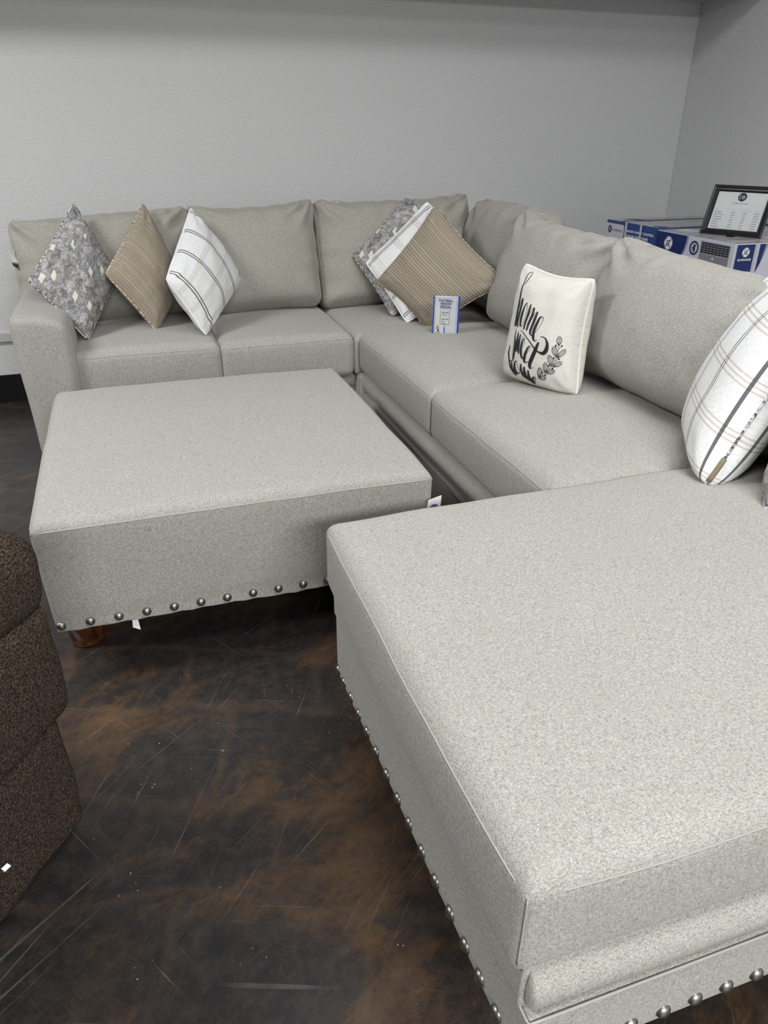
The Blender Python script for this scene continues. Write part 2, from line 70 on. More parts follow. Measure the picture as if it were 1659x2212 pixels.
def linen(name,dark,light,warm):
    t=NT(name); v=t.coord()
    a=t.noise(t.mapping(v,(190,760,620)),1,2,.6); b=t.noise(t.mapping(v,(760,190,620)),1,2,.6); c=t.noise(t.mapping(v,(700,700,180)),1,2,.6)
    s=t.math('ADD',t.math('ADD',a,b),c); f=t.math('MULTIPLY',s,1/3)
    colr=t.ramp(f,[(.40,dark),(.5,tuple((x+y)/2 for x,y in zip(dark,light))),(.60,light)])
    w=t.ramp(t.noise(v,260,2),[(.5,(0,0,0)),(.66,(1,1,1))]); colr=t.mix(t.math('MULTIPLY',w,.35),colr,warm)
    big=t.noise(v,5,3); colr=t.mix(t.math('MULTIPLY',big,.16),colr,dark)
    t.col(colr); t.rough(.92); t.b.inputs['Specular IOR Level'].default_value=.2
    t.b.inputs['Sheen Weight'].default_value=.15; t.b.inputs['Sheen Roughness'].default_value=.5
    t.bump(t.math('ADD',f,t.math('MULTIPLY',t.noise(v,600,1),.5)),.5,.0012)
    return t.m
M={}
M['linen']=linen('oatmeal_fabric',(.195,.192,.175),(.47,.465,.43),(.41,.365,.285))
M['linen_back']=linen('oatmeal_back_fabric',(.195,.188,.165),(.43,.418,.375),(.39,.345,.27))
M['welt']=plain('welt_fabric',(.36,.355,.33),.9)
M['nail']=plain('antique_nickel',(.30,.29,.27),.40,1.0)
M['wood']=(lambda t:(t.col(t.ramp(t.noise(t.mapping(t.coord(),(60,60,12)),1,3),[(.3,(.035,.011,.004)),(.7,(.14,.048,.013))])),t.rough(.22),t.m)[-1])(NT('stained_wood'))
M['dustcloth']=plain('black_dust_cover',(.01,.01,.01),.9)
M['black']=plain('black_gloss_frame',(.006,.006,.007),.3)
M['paper']=plain('paper_white',(.80,.80,.78),.7)
M['paper_cream']=plain('paper_cream',(.74,.74,.69),.6)
M['ink']=plain('black_ink',(.006,.007,.012),.7)
M['greyink']=plain('grey_ink',(.16,.16,.18),.7)
M['navy']=plain('navy_print',(.006,.020,.115),.42)
M['blue']=plain('blue_print',(.022,.058,.215),.42)
M['sticker_blue']=plain('sticker_blue',(.01,.035,.26),.4)
M['lav']=plain('pale_carton_print',(.58,.58,.68),.5)
M['white']=plain('white_print',(.85,.86,.9),.5)
M['gold']=plain('goalpost_gold',(.55,.50,.25),.6)
M['skyblue']=plain('post_pad_blue',(.03,.20,.60),.6)
M['skin']=plain('figure_tan',(.62,.36,.16),.6)
M['green']=plain('grass_green',(.45,.55,.15),.6)
M['red']=plain('tag_red',(.30,.01,.015),.5)
M['yellow']=plain('tag_yellow',(.5,.45,.02),.5)
M['tagdark']=plain('tag_dark',(.05,.05,.045),.5)
M['tagblue']=plain('holder_blue',(.035,.06,.33),.35)
M['grille']=plain('grille_grey',(.22,.22,.25),.5)
M['tape']=plain('packing_tape',(.50,.52,.60),.25)
M['zip']=plain('zipper_tan',(.20,.17,.11),.7)
def carton_top():
    t=NT('carton_top_wrapped'); v=t.coord()
    n1=t.noise(t.mapping(v,(3,30,10)),1,4,.6,1.5)
    t.col(t.ramp(n1,[(.3,(.16,.16,.17)),(.5,(.36,.36,.37)),(.7,(.52,.51,.50))])); t.rough(.25); t.bump(n1,.5,.004); return t.m
M['carton_top']=carton_top()
def clear():
    t=NT('clear_acrylic'); t.b.inputs['Transmission Weight'].default_value=1; t.b.inputs['IOR'].default_value=1.2; t.rough(.05); t.col((.95,.97,1)); return t.m
M['clear']=clear()
def wallmat():
    t=NT('grey_wall_paint'); v=t.coord()
    nz=t.noise(v,75,3,.5); big=t.noise(v,1.2,2)
    t.col(t.mix(big,(.53,.535,.535),(.57,.575,.575))); t.rough(.62); t.b.inputs['Specular IOR Level'].default_value=.35
    t.bump(t.ramp(nz,[(.45,(0,0,0)),(.65,(1,1,1))]),.35,.0016); return t.m
M['wall']=wallmat()
M['ceil']=plain('ceiling_white',(.6,.6,.6),.9)
M['base']=plain('black_vinyl_base',(.004,.004,.005),.25)
M['rail']=plain('rail_grey_paint',(.44,.445,.445),.5)
def floormat():
    t=NT('stained_concrete'); v=t.coord()
    w=t.n('ShaderNodeTexNoise',{'Vector':v,'Scale':3.0,'Detail':3.0}).outputs['Color']
    vv=t.n('ShaderNodeVectorMath',{0:v,1:t.n('ShaderNodeVectorMath',{0:w,'Scale':.18},operation='SCALE').outputs[0]},operation='ADD').outputs[0]
    n1=t.noise(t.mapping(t.mapping(vv,(1,1,1),(0,0,-.3)),(1,1.8,1)),2.3,12,.72,.15)
    base=t.ramp(n1,[(.34,(.010,.010,.011)),(.47,(.018,.016,.016)),(.525,(.030,.022,.017)),(.56,(.062,.036,.018)),(.66,(.115,.068,.034))])
    # tile-shaped ghost lines of an older floor
    br=t.n('ShaderNodeTexBrick',{'Vector':t.mapping(vv,(1,1,1),(0,0,.35)),'Scale':1.0,'Mortar Size':.02,'Mortar Smooth':1.0,'Brick Width':.30,'Row Height':.22,'Color1':(0,0,0,1),'Color2':(0,0,0,1),'Mortar':(1,1,1,1)}).outputs['Color']
    base=t.mix(t.math('MULTIPLY',br,t.math('MULTIPLY',t.noise(v,2.3,4,.7),.55)),base,(.11,.066,.034))
    dk=t.ramp(t.noise(t.mapping(v,(1,1,1),(0,0,0),(3,1,0)),2.6,5,.6),[(.42,(1,1,1)),(.60,(0,0,0))])
    base=t.mix(t.math('MULTIPLY',dk,.45),base,(.012,.012,.014))
    pu=t.ramp(t.noise(v,6,5,.7),[(.5,(0,0,0)),(.7,(1,1,1))]); base=t.mix(t.math('MULTIPLY',pu,.4),base,(.035,.024,.026))
    sp=t.ramp(t.noise(v,240,3,.75),[(.58,(0,0,0)),(.72,(1,1,1))]); base=t.mix(t.math('MULTIPLY',sp,.35),base,(.12,.095,.08))
    sc=None
    for r,sx,o in ((-.65,1,0),(-1.1,1.3,4),(.35,.8,9),(-.85,.8,15),(1.0,1.6,22)):
        a=t.noise(t.mapping(t.mapping(v,(1,1,1),(0,0,r)),(2.2*sx,150*sx,1),(0,0,0),(o,o,0)),1,2,.5)
        m=t.noise(v,3.1+o*.1,3,.6)
        k=t.math('MULTIPLY',t.ramp(a,[(.67,(0,0,0)),(.73,(1,1,1))]),t.ramp(m,[(.44,(0,0,0)),(.58,(1,1,1))]))
        sc=k if sc is None else t.math('MAXIMUM',sc,k)
    base=t.mix(t.math('MULTIPLY',sc,.42),base,(.16,.13,.11))
    gm=t.ramp(t.noise(v,26,8,.8),[(.44,(0,0,0)),(.62,(1,1,1))]); base=t.mix(t.math('MULTIPLY',gm,.38),base,(.058,.047,.040))
    g2=t.ramp(t.noise(v,85,6,.8),[(.50,(0,0,0)),(.62,(1,1,1))]); base=t.mix(t.math('MULTIPLY',g2,t.math('MULTIPLY',t.noise(v,4,3),.7)),base,(.010,.010,.012))
    dots=t.n('ShaderNodeTexVoronoi',{'Vector':v,'Scale':38.0},voronoi_dimensions='2D').outputs['Distance']; dt=t.math('MULTIPLY',t.math('LESS_THAN',dots,t.math('MULTIPLY',t.noise(v,31,2),.075)),t.ramp(t.noise(v,11,2),[(.62,(0,0,0)),(.66,(1,1,1))])); base=t.mix(t.math('MULTIPLY',dt,.8),base,(.42,.38,.34))
    # thin crackle veins
    vo=t.n('ShaderNodeTexVoronoi',{'Vector':vv,'Scale':9.0},feature='DISTANCE_TO_EDGE').outputs['Distance']
    ck=t.math('MULTIPLY',t.ramp(vo,[(0,(1,1,1)),(.018,(0,0,0))]),t.ramp(t.noise(v,2.2,3),[(.55,(0,0,0)),(.68,(1,1,1))]))
    base=t.mix(t.math('MULTIPLY',ck,.35),base,(.15,.11,.08))
    t.col(base)
    rr=t.noise(v,9,5,.7); t.rough(t.math('ADD',t.math('MULTIPLY',rr,.28),t.math('ADD',.20,t.math('MULTIPLY',sc,.25))))
    t.b.inputs['Specular IOR Level'].default_value=.42
    t.bump(t.math('ADD',t.noise(v,18,4),t.math('MULTIPLY',sc,-.4)),.12,.003); return t.m
M['floor']=floormat()
def plaid(name,nu,nv,ou=0,ov=0,dcol=(.035,.032,.035),lw=.011):
    t=NT(name); uv=t.coord('UV'); sx=t.n('ShaderNodeSeparateXYZ',{0:uv}); X,Y=sx.outputs[0],sx.outputs[1]
    def lines(c,n,o,offs,w):
        f=t.math('FRACT',t.math('ADD',t.math('MULTIPLY',c,n),o)); res=None
        for of in offs:
            d=t.math('ABSOLUTE',t.math('SUBTRACT',f,.5+of*n)); k=t.math('LESS_THAN',d,w*n/2); res=k if res is None else t.math('MAXIMUM',res,k)
        return res
    dk=lines(X,nu,ou,(-.013,.013),lw); tn=lines(Y,nv,ov,(-.026,0,.026),.010)
    th=t.noise(t.mapping(uv,(40,260,1)),1,2); th2=t.noise(t.mapping(uv,(260,40,1)),1,2); tt=t.math('ADD',th,th2)
    basec=t.ramp(t.math('MULTIPLY',tt,.5),[(.38,(.60,.61,.61)),(.6,(.78,.79,.79))])
    c=t.mix(t.math('MULTIPLY',tn,.62),basec,(.44,.37,.30)); c=t.mix(t.math('MULTIPLY',dk,.86),c,dcol)
    t.col(c); t.rough(.9); t.b.inputs['Specular IOR Level'].default_value=.15
    t.bump(tt,.3,.0008); return t.m
M['plaid']=plaid('white_windowpane_plaid',3.6,3.3,.15,.1)
M['plaid_big']=plaid('white_windowpane_plaid_wide',4.0,4.0,.5,.35,lw=.009)
def floral():
    t=NT('grey_floral_weave'); uv=t.coord('UV')
    wv=t.n('ShaderNodeTexNoise',{'Vector':uv,'Scale':6.0,'Detail':2.0}).outputs['Color']
    v=t.n('ShaderNodeVectorMath',{0:uv,1:t.n('ShaderNodeVectorMath',{0:wv,'Scale':.05},operation='SCALE').outputs[0]},operation='ADD').outputs[0]
    n1=t.noise(v,13,7,.85,.2)
    c=t.ramp(n1,[(.38,(.05,.05,.055)),(.47,(.20,.20,.215)),(.54,(.38,.38,.395)),(.63,(.60,.59,.58))])
    ring=t.n('ShaderNodeTexVoronoi',{'Vector':v,'Scale':6.5},voronoi_dimensions='2D',distance='EUCLIDEAN').outputs['Distance']
    rg=t.math('MULTIPLY',t.ramp(t.math('ABSOLUTE',t.math('SUBTRACT',ring,.42)),[(.0,(1,1,1)),(.085,(0,0,0))]),t.ramp(t.noise(v,38,3,.7),[(.42,(0,0,0)),(.56,(1,1,1))]))
    c=t.mix(t.math('MULTIPLY',rg,.85),c,(.055,.055,.06))
    br=t.math('MULTIPLY',t.ramp(ring,[(.16,(1,1,1)),(.30,(0,0,0))]),t.ramp(t.noise(v,4.3,2),[(.52,(0,0,0)),(.6,(1,1,1))]))
    c=t.mix(t.math('MULTIPLY',br,.6),c,(.24,.17,.11))
    ol=t.ramp(t.noise(v,5.1,4,.6),[(.52,(0,0,0)),(.66,(1,1,1))]); c=t.mix(t.math('MULTIPLY',ol,.35),c,(.26,.24,.16))
    fl=t.ramp(t.noise(t.mapping(uv,(60,22,1),(0,0,.6)),1,3,.7),[(.60,(0,0,0)),(.68,(1,1,1))]); c=t.mix(t.math('MULTIPLY',fl,.6),c,(.72,.71,.68))
    dv=t.n('ShaderNodeTexVoronoi',{'Vector':t.mapping(t.mapping(uv,(1,1,1),(0,0,.785)),(4.6,3.3,1)),'Scale':1.0,'Randomness':.5},voronoi_dimensions='2D',distance='MANHATTAN').outputs['Distance']
    dm=t.math('MULTIPLY',t.math('LESS_THAN',dv,.19),t.ramp(t.noise(uv,3.2,1),[(.41,(0,0,0)),(.42,(1,1,1))]))
    rim=t.math('MULTIPLY',t.math('LESS_THAN',dv,.33),t.ramp(t.noise(uv,3.2,1),[(.41,(0,0,0)),(.42,(1,1,1))]))
    c=t.mix(t.math('MULTIPLY',rim,.45),c,(.19,.18,.14)); c=t.mix(dm,c,(.74,.71,.62))
    th=t.math('ADD',t.noise(t.mapping(uv,(60,400,1)),1,1),t.noise(t.mapping(uv,(400,60,1)),1,1))
    c=t.mix(t.math('MULTIPLY',th,.25),c,(.25,.24,.22)); t.col(c); t.rough(.88); t.b.inputs['Specular IOR Level'].default_value=.2
    t.bump(t.math('ADD',n1,th),.4,.0012); return t.m
M['floral']=floral()
def knit():
    t=NT('tan_braided_stripe'); uv=t.coord('UV'); wob=t.noise(uv,9,2)
    uvd=t.n('ShaderNodeSeparateXYZ',{0:uv}); Y=t.math('ADD',uvd.outputs[1],t.math('MULTIPLY',wob,.012)); X=uvd.outputs[0]
    rows=34.0; yr=t.math('MULTIPLY',Y,rows); fr=t.math('FRACT',yr); row=t.math('FLOOR',yr)
    par=t.math('FRACT',t.math('MULTIPLY',row,.5))           # 0 or .5 : alternate slant
    sl=t.math('MULTIPLY',t.math('SUBTRACT',t.math('MULTIPLY',par,4.0),1.0),.9)
    ph=t.math('ADD',t.math('MULTIPLY',X,62.0),t.math('MULTIPLY',fr,sl))
    br=t.math('SINE',t.math('MULTIPLY',ph,6.2832)); edge=t.math('SINE',t.math('MULTIPLY',fr,3.1416))
    h=t.math('MULTIPLY',t.math('ADD',t.math('MULTIPLY',br,.5),.5),edge)
    st=t.noise(t.mapping(uv,(.01,11,1)),1,3,.8); rn=t.n('ShaderNodeTexWhiteNoise',{'W':row},noise_dimensions='1D').outputs[0]
    c0=t.mix(t.ramp(st,[(.42,(0,0,0)),(.58,(1,1,1))]),(.60,.52,.41),(.56,.54,.43)); c0=t.mix(t.math('MULTIPLY',rn,.6),c0,(.76,.62,.50))
    c=t.mix(h,(.24,.205,.155),c0)
    hl=t.math('MULTIPLY',t.math('GREATER_THAN',t.n('ShaderNodeTexWhiteNoise',{'W':t.math('ADD',row,.3)},noise_dimensions='1D').outputs[0],.6),t.math('GREATER_THAN',h,.55))
    c=t.mix(t.math('MULTIPLY',hl,.6),c,(.78,.71,.60))
    t.col(c); t.rough(.92); t.b.inputs['Specular IOR Level'].default_value=.15; t.bump(h,.9,.0035); return t.m
M['knit']=knit()
def whitelinen():
    t=NT('ivory_linen'); uv=t.coord('UV'); a=t.noise(t.mapping(uv,(50,330,1)),1,2); b=t.noise(t.mapping(uv,(330,50,1)),1,2); s=t.math('ADD',a,b)
    t.col(t.ramp(t.math('MULTIPLY',s,.5),[(.38,(.53,.515,.47)),(.6,(.69,.675,.63))])); t.rough(.85); t.b.inputs['Specular IOR Level'].default_value=.2
    t.bump(t.math('ADD',s,t.math('MULTIPLY',t.noise(t.mapping(uv,(3,9,1)),1,2),2.2)),.45,.0016); return t.m
M['ivory']=whitelinen()
M['ivory_pipe']=plain('ivory_piping',(.72,.71,.66),.8)
M['white_pipe']=plain('white_piping',(.80,.80,.80),.85)
M['grey_pipe']=(lambda t:(t.col(t.ramp(t.noise(t.coord(),130,2),[(.42,(.07,.07,.08)),(.56,(.55,.55,.55))])),t.rough(.9),t.m)[-1])(NT('flecked_piping'))
M['tan_pipe']=(lambda t:(t.col(t.ramp(t.noise(t.coord(),160,1),[(.42,(.17,.14,.10)),(.56,(.55,.49,.40))])),t.rough(.9),t.m)[-1])(NT('tan_cord_piping'))
def brown():
    t=NT('chocolate_chenille'); v=t.coord()
    a=t.noise(t.mapping(v,(230,230,560),(.3,.2,.5)),1,2,.6); b=t.noise(t.mapping(v,(560,210,260),(.1,.6,.9)),1,2,.6); s=t.math('MULTIPLY',t.math('ADD',a,b),.5)
    t.col(t.ramp(s,[(.40,(.010,.007,.005)),(.5,(.040,.028,.020)),(.62,(.105,.076,.055))])); t.rough(.95); t.b.inputs['Specular IOR Level'].default_value=.15
    t.bump(s,1.0,.005); return t.m
M['brown']=brown()
# ---------------------------------------------------------------- object helpers
WL={}
def thing(name,label,cat,loc,group=None):
    o=bpy.data.objects.new(name,None); COL.objects.link(o); o.location=loc; o.empty_display_size=.05
    o['label']=label; o['category']=cat
    if group: o['group']=group
    WL[o]=Vector(loc); return o
def obj(name,V,F,mat,parent=None,uv=None,smooth=True,label=None,mats=None,mi=None):
    off=WL[parent] if parent else Vector((0,0,0))
    me=bpy.data.meshes.new(name); me.from_pydata([tuple(Vector(v)-off) for v in V],[],F)
    if uv:
        l=me.uv_layers.new(name='UVMap')
        for lp in me.loops: l.data[lp.index].uv=uv[lp.vertex_index]
    for m in (mats or [mat]): me.materials.append(m)
    if mi:
        for p,i in zip(me.polygons,mi): p.material_index=i
    if smooth: me.polygons.foreach_set('use_smooth',[True]*len(me.polygons))
    me.update()
    o=bpy.data.objects.new(name,me); COL.objects.link(o)
    if parent: o.parent=parent
    WL[o]=off
    if label: o['label']=label
    return o
def spacing(half,r,n,k):
    a=half-r; L=[-a+2*a*i/n for i in range(n+1)]
    e=[a+r*math.tan(math.radians(45*(j+1)/k)) for j in range(k)]
    return [-x for x in reversed(e)]+L+e
SHARP=[False]
def rbox_map(P,half,r):
    q=[max(-(half[i]-r),min(half[i]-r,P[i])) for i in range(3)]
    d=Vector([P[i]-q[i] for i in range(3)])
    if d.length<1e-9: return Vector(P),Vector((0,0,1))
    n=d.normalized()
    if SHARP[0]:   # crisp vertical corners, soft top and bottom edges
        m=math.hypot(n.x,n.y)
        if m>1e-6:
            k=(abs(n.x/m)**7+abs(n.y/m)**7)**(1/7)
            if SHARP[0]==2 and n.z<0: k*=m
            return Vector(q)+Vector((n.x/k,n.y/k,n.z))*r,n
    return Vector(q)+n*r,n
def rbox(half,r,n=(8,8,8),k=3):
    S=[spacing(half[i],r,n[i],k) for i in range(3)]; idx={}; V=[];N=[];F=[]
    def vid(t):
        if t not in idx:
            P=[S[i][t[i]] for i in range(3)]; p,nn=rbox_map(P,half,r); idx[t]=len(V); V.append(p); N.append(nn)
        return idx[t]
    m=[len(s)-1 for s in S]
    for ax in range(3):
        u,v=(ax+1)%3,(ax+2)%3
        for e in (0,m[ax]):
            for i in range(m[u]):
                for j in range(m[v]):
                    def T(a,b):
                        t=[0,0,0]; t[ax]=e;t[u]=a;t[v]=b; return tuple(t)
                    f=[vid(T(i,j)),vid(T(i+1,j)),vid(T(i+1,j+1)),vid(T(i,j+1))]
                    F.append(f if e else f[::-1])
    return V,N,F
def crown(half,bul,pwr=1.0):
    # bul: dict axis-sign -> amount ; returns a displacement function on (p,n)
    def fn(p,n):
        q=Vector(p)
        for (ax,sg),amt in bul.items():
            w=max(0.0,n[ax]*sg)
            if w>0:
                u,v=(ax+1)%3,(ax+2)%3
                g=max(0,1-(p[u]/half[u])**2)*max(0,1-(p[v]/half[v])**2)
                q[ax]+=sg*amt*w*g**pwr
        return q
    return fn
def wob(p,amp,scale,seed=0):
    return noise.noise_vector(Vector(p)*scale+Vector((seed*3.1,seed*1.7,seed)))*amp
def tube(path,r,closed=False,nseg=8):
    P=[Vector(p) for p in path]; n=len(P); V=[];F=[]; up=None
    for i in range(n):
        a=P[(i-1)%n] if (closed or i>0) else P[i]; b=P[(i+1)%n] if (closed or i<n-1) else P[i]
        d=(b-a).normalized() if (b-a).length>1e-9 else Vector((1,0,0))
        if up is None:
            up=d.orthogonal().normalized()
        up=(up-d*up.dot(d)); up=up.normalized() if up.length>1e-6 else d.orthogonal().normalized()
        s=d.cross(up)
        for j in range(nseg):
            an=2*math.pi*j/nseg; V.append(P[i]+(up*math.cos(an)+s*math.sin(an))*r)
    for i in range(n if closed else n-1):
        for j in range(nseg):
            a=i*nseg+j;b=i*nseg+(j+1)%nseg;c=((i+1)%n)*nseg+(j+1)%nseg;d=((i+1)%n)*nseg+j; F.append([a,b,c,d])
    if not closed: F.append(list(range(nseg))[::-1]); F.append([(n-1)*nseg+j for j in range(nseg)])
    return V,F
def lathe(prof,c,ns=28):
    V=[];F=[]
    for r,z in prof:
        for j in range(ns): a=2*math.pi*j/ns; V.append((c[0]+r*math.cos(a),c[1]+r*math.sin(a),c[2]+z))
    for i in range(len(prof)-1):
        for j in range(ns): F.append([i*ns+j,i*ns+(j+1)%ns,(i+1)*ns+(j+1)%ns,(i+1)*ns+j])
    F.append(list(range(ns))[::-1]); F.append([(len(prof)-1)*ns+j for j in range(ns)])
    return V,F
def boxg(x0,x1,y0,y1,z0,z1):
    V=[(x,y,z) for x in (x0,x1) for y in (y0,y1) for z in (z0,z1)]
    F=[[0,1,3,2],[4,6,7,5],[0,4,5,1],[2,3,7,6],[0,2,6,4],[1,5,7,3]]
    return V,F
def joinm(*gs):
    V=[];F=[]
    for g in gs:
        o=len(V); V+=list(g[0]); F+=[[i+o for i in f] for f in g[1]]
    return V,F
def struct(name,g,mat):
    o=obj(name,g[0],g[1],mat,smooth=False); o['kind']='structure'; return o
def bevel_box(name,b,r,mat,parent,n=(6,6,6),fn=None,label=None,k=3):
    SHARP[0]=name in ('front_rail','apron','side_panel')
    x0,x1,y0,y1,z0,z1=b; half=((x1-x0)/2,(y1-y0)/2,(z1-z0)/2); c=Vector(((x0+x1)/2,(y0+y1)/2,(z0+z1)/2))
    V,N,F=rbox(half,r,n,k); out=[]
    for p,nn in zip(V,N):
        q=fn(p,nn,half) if fn else p
        out.append(q+c)
    SHARP[0]=False
    return obj(name,out,F,mat,parent,label=label)
def cushion(*a,**k):
    SHARP[0]=k.pop('sharp',True); o=cushion_(*a,**k); SHARP[0]=False; return o
def cushion_(name,b,r,mat,parent,top=.02,side=.006,seed=0,warp=None,seam_k=.45,res=.03,wr=.0025,seamr=.0011,seams=True,topset=None):
    """boxed cushion: crowned top, slightly bulging borders and a sewn welt round the top edge"""
    x0,x1,y0,y1,z0,z1=b; half=((x1-x0)/2,(y1-y0)/2,(z1-z0)/2); c=Vector(((x0+x1)/2,(y0+y1)/2,(z0+z1)/2))
    n=(max(4,int((x1-x0)/res)),max(4,int((y1-y0)/res)),3)
    V,N,F=rbox(half,r,n,4)
    cf=crown(half,{(2,1):top,(0,1):side,(0,-1):side,(1,1):side,(1,-1):side},.55)
    def full(p,nn):
        q=cf(p,nn); q=q+wob(p,wr,7,seed)+c
        return warp(q) if warp else q
    o=obj(name,[full(p,nn) for p,nn in zip(V,N)],F,mat,parent)
    if seams:
        hx,hy=half[0],half[1]; z=half[2]-r+r*seam_k; per=[]; m=24
        for i in range(m): per.append((-hx+2*hx*i/m,-hy))
        for i in range(m): per.append((hx,-hy+2*hy*i/m))
        for i in range(m): per.append((hx-2*hx*i/m,hy))
        for i in range(m): per.append((-hx,hy-2*hy*i/m))
        path=[]
        for x,y in per:
            p,nn=rbox_map((x,y,z),half,r); path.append(full(p,nn)+Vector((nn.x,nn.y,nn.z))*.0004)
        gs=[tube(path,seamr,True,6)]
        for sx,sy in ((-1,-1),(1,-1),(-1,1)):
            cpath=[]
            for i in range(12):
                zz=-half[2]+r+(z+half[2]-r)*i/11; p,nn=rbox_map((sx*hx,sy*hy,zz),half,r); cpath.append(full(p,nn)+Vector((nn.x,nn.y,0))*.0003)
            gs.append(tube(cpath,seamr,False,6))
        tv,tf=gs[0]; obj('seam',tv,tf,M['welt'],o)
        for tv,tf in gs[1:3]: obj('corner_seam',tv,tf,M['welt'],o)
    return o
def back_cushion(name,O,X,Y,Z,w,h,d,parent,mat,seed=0,bulge=.05,ear=.02,pinch=.0,welt=True,tilt=(0,0),dip=.012):
    """O = middle of the bottom rear edge; X along the sofa, Y out of the face, Z up"""
    O,X,Y,Z=Vector(O),Vector(X).normalized(),Vector(Y).normalized(),Vector(Z).normalized()
    half=(w/2,d/2,h/2); r=min(.045,d*.38); V,N,F=rbox(half,r,(int(w/.013),5,int(h/.013)),4)
    def full(p,nn):
        u=p.x/half[0]; t=p.z/half[2]; g=max(0,1-u*u)*max(0,1-t*t)
        q=Vector(p)
        q.y+=max(0,nn.y)*bulge*g**.6+min(0,nn.y)*bulge*.4*g**.6
        # thickness shrinks towards every edge: knife-edge pillow feel
        edge=max(abs(u)**8,abs(t)**8); q.y*=1-.35*edge
        # pointed ears at the top corners, sagging line between
        q.z+=(max(0,t)**3)*(ear*abs(u)**6-dip*(1-u*u)) + tilt[0]*u*max(0,t)
        q.x*=1+.03*abs(t)**5*abs(u)-pinch*(1-t*t)
        # gathers running off the side seams
        e=(abs(u)**4)*math.sin(p.z*62+seed*2+3*noise.noise(Vector((p.z*9,seed,u))))*.006
        e+=(max(0,t)**4)*math.sin(p.x*44+p.z*30*u+seed+4*noise.noise(Vector((p.x*7,seed,0))))*.0095
        for cu in (-1,1):
            R_=math.hypot((u-cu)*1.2,t-1); e+=math.exp(-((R_-.35)/.28)**2)*math.sin(math.atan2(abs(u-cu),abs(t-1)+.01)*11+seed)*.012
        q.y+=e*(1 if nn.y>0 else .3); q+=wob(p,.006,6,seed)+wob(p,.0025,17,seed+5)
        return O+X*q.x+Y*(q.y+half[1])+Z*(q.z+half[2])
    o=obj(name,[full(p,nn) for p,nn in zip(V,N)],F,mat,parent)
    if welt:
        for side in (1,):
            path=[]; m=30; y=half[1]-r+r*.6
            for a,b in [((-1,-1),(-1,1)),((-1,1),(1,1)),((1,1),(1,-1))]:
                for i in range(m):
                    uu=a[0]+(b[0]-a[0])*i/m; tt=a[1]+(b[1]-a[1])*i/m
                    p,nn=rbox_map((uu*half[0],y,tt*half[2]),half,r); path.append(full(p,nn))
            tv,tf=tube(path,.0016,False,6); obj('seam',tv,tf,M['welt'],o)
    return o
def nail_mesh():
    prof=[(.0105,0),(.0108,.0012),(.0098,.0042),(.0072,.0068),(.0038,.0082),(.0008,.0086)]
    V,F=lathe(prof,(0,0,0),16); me=bpy.data.meshes.new('nailhead'); me.from_pydata(V,[],F); me.materials.append(M['nail'])
    me.polygons.foreach_set('use_smooth',[True]*len(me.polygons)); return me
NAIL=nail_mesh()
def nail(parent,p,n):
    o=bpy.data.objects.new('nailhead',NAIL); COL.objects.link(o); o.parent=parent
    o.rotation_mode='QUATERNION'; o.rotation_quaternion=Vector((0,0,1)).rotation_difference(Vector(n)); o.location=Vector(p)-WL[parent]
def foot(parent,x,y,h,r=.045):
    prof=[(r*.80,0),(r*.93,.004),(r*.97,.012),(r*.9,.020),(r*.98,.023),(r*1.12,h*.45),(r*1.16,h*.6),(r*1.08,h*.8),(r*.95,h)]
    V,F=lathe(prof,(x,y,0)); obj('leg',V,F,M['wood'],parent,label='dark stained turned bun foot')
# ---------------------------------------------------------------- pillows
def pillow(name,label,C,t,mat,pipe,pinch=.07,bow=0,seed=0,group='throw pillows along the sectional',rot=0,res=34,pw=.5,piper=.0032,fold=1.0,bp=1.0):
    C=[Vector(c) for c in C]; cen=sum(C,Vector())/4; zmin=min(c.z for c in C)
    root=thing(name,label,'pillow',(cen.x,cen.y,zmin),group)
    g=[math.sin(math.pi/2*(-1+2*i/res)) for i in range(res+1)]
    V=[];UV=[];F=[];ids={}
    def P(u,v,s):
        p,n=pillow_pt([tuple(c) for c in C],t,pinch,u,v,s,pw,bow,bp); p=Vector(p); n=Vector(n)*s
        f=(1-u*u)*(1-v*v)
        # creases fanning out of the corners and softly rumpled face
        cr=0
        for cu,cv in ((-1,-1),(1,-1),(1,1),(-1,1)):
            dx,dy=abs(u-cu),abs(v-cv); R=math.hypot(dx,dy); an=math.atan2(dy,dx)
            cr+=math.exp(-((R-.28)/.22)**2)*math.sin(an*9+seed+cu*2+cv)*.004*fold
        p+=n*(cr*min(1,f*9)+ (noise.noise(Vector((u*2.2,v*2.2,seed+s)))*.007*fold+noise.noise(Vector((u*5,v*5,seed+s)))*.0025*fold)*min(1,f*5))
        return p
    for s in (1,-1):
        for i,u in enumerate(g):
            for j,v in enumerate(g):
                b=i in (0,res) or j in (0,res)
                key=(i,j,0 if b else s)
                if key not in ids: ids[key]=len(V); V.append(P(u,v,s)); UV.append(((u+1)/2,(v+1)/2) if rot==0 else ((v+1)/2,(u+1)/2))
    for s in (1,-1):
        for i in range(res):
            for j in range(res):
                def K(a,b): return ids[(a,b,0 if (a in(0,res) or b in (0,res)) else s)]
                f=[K(i,j),K(i+1,j),K(i+1,j+1),K(i,j+1)]; F.append(f if s==1 else f[::-1])
    cov=obj('cover',V,F,mat,root,uv=UV)
    if pipe:
        per=[(u,-1) for u in g[:-1]]+[(1,v) for v in g[:-1]]+[(u,1) for u in g[:0:-1]]+[(-1,v) for v in g[:0:-1]]
        tv,tf=tube([P(u,v,1) for u,v in per],piper,True,8); obj('piping',tv,tf,pipe,cov)
    root_P=P
    return root,cov,P
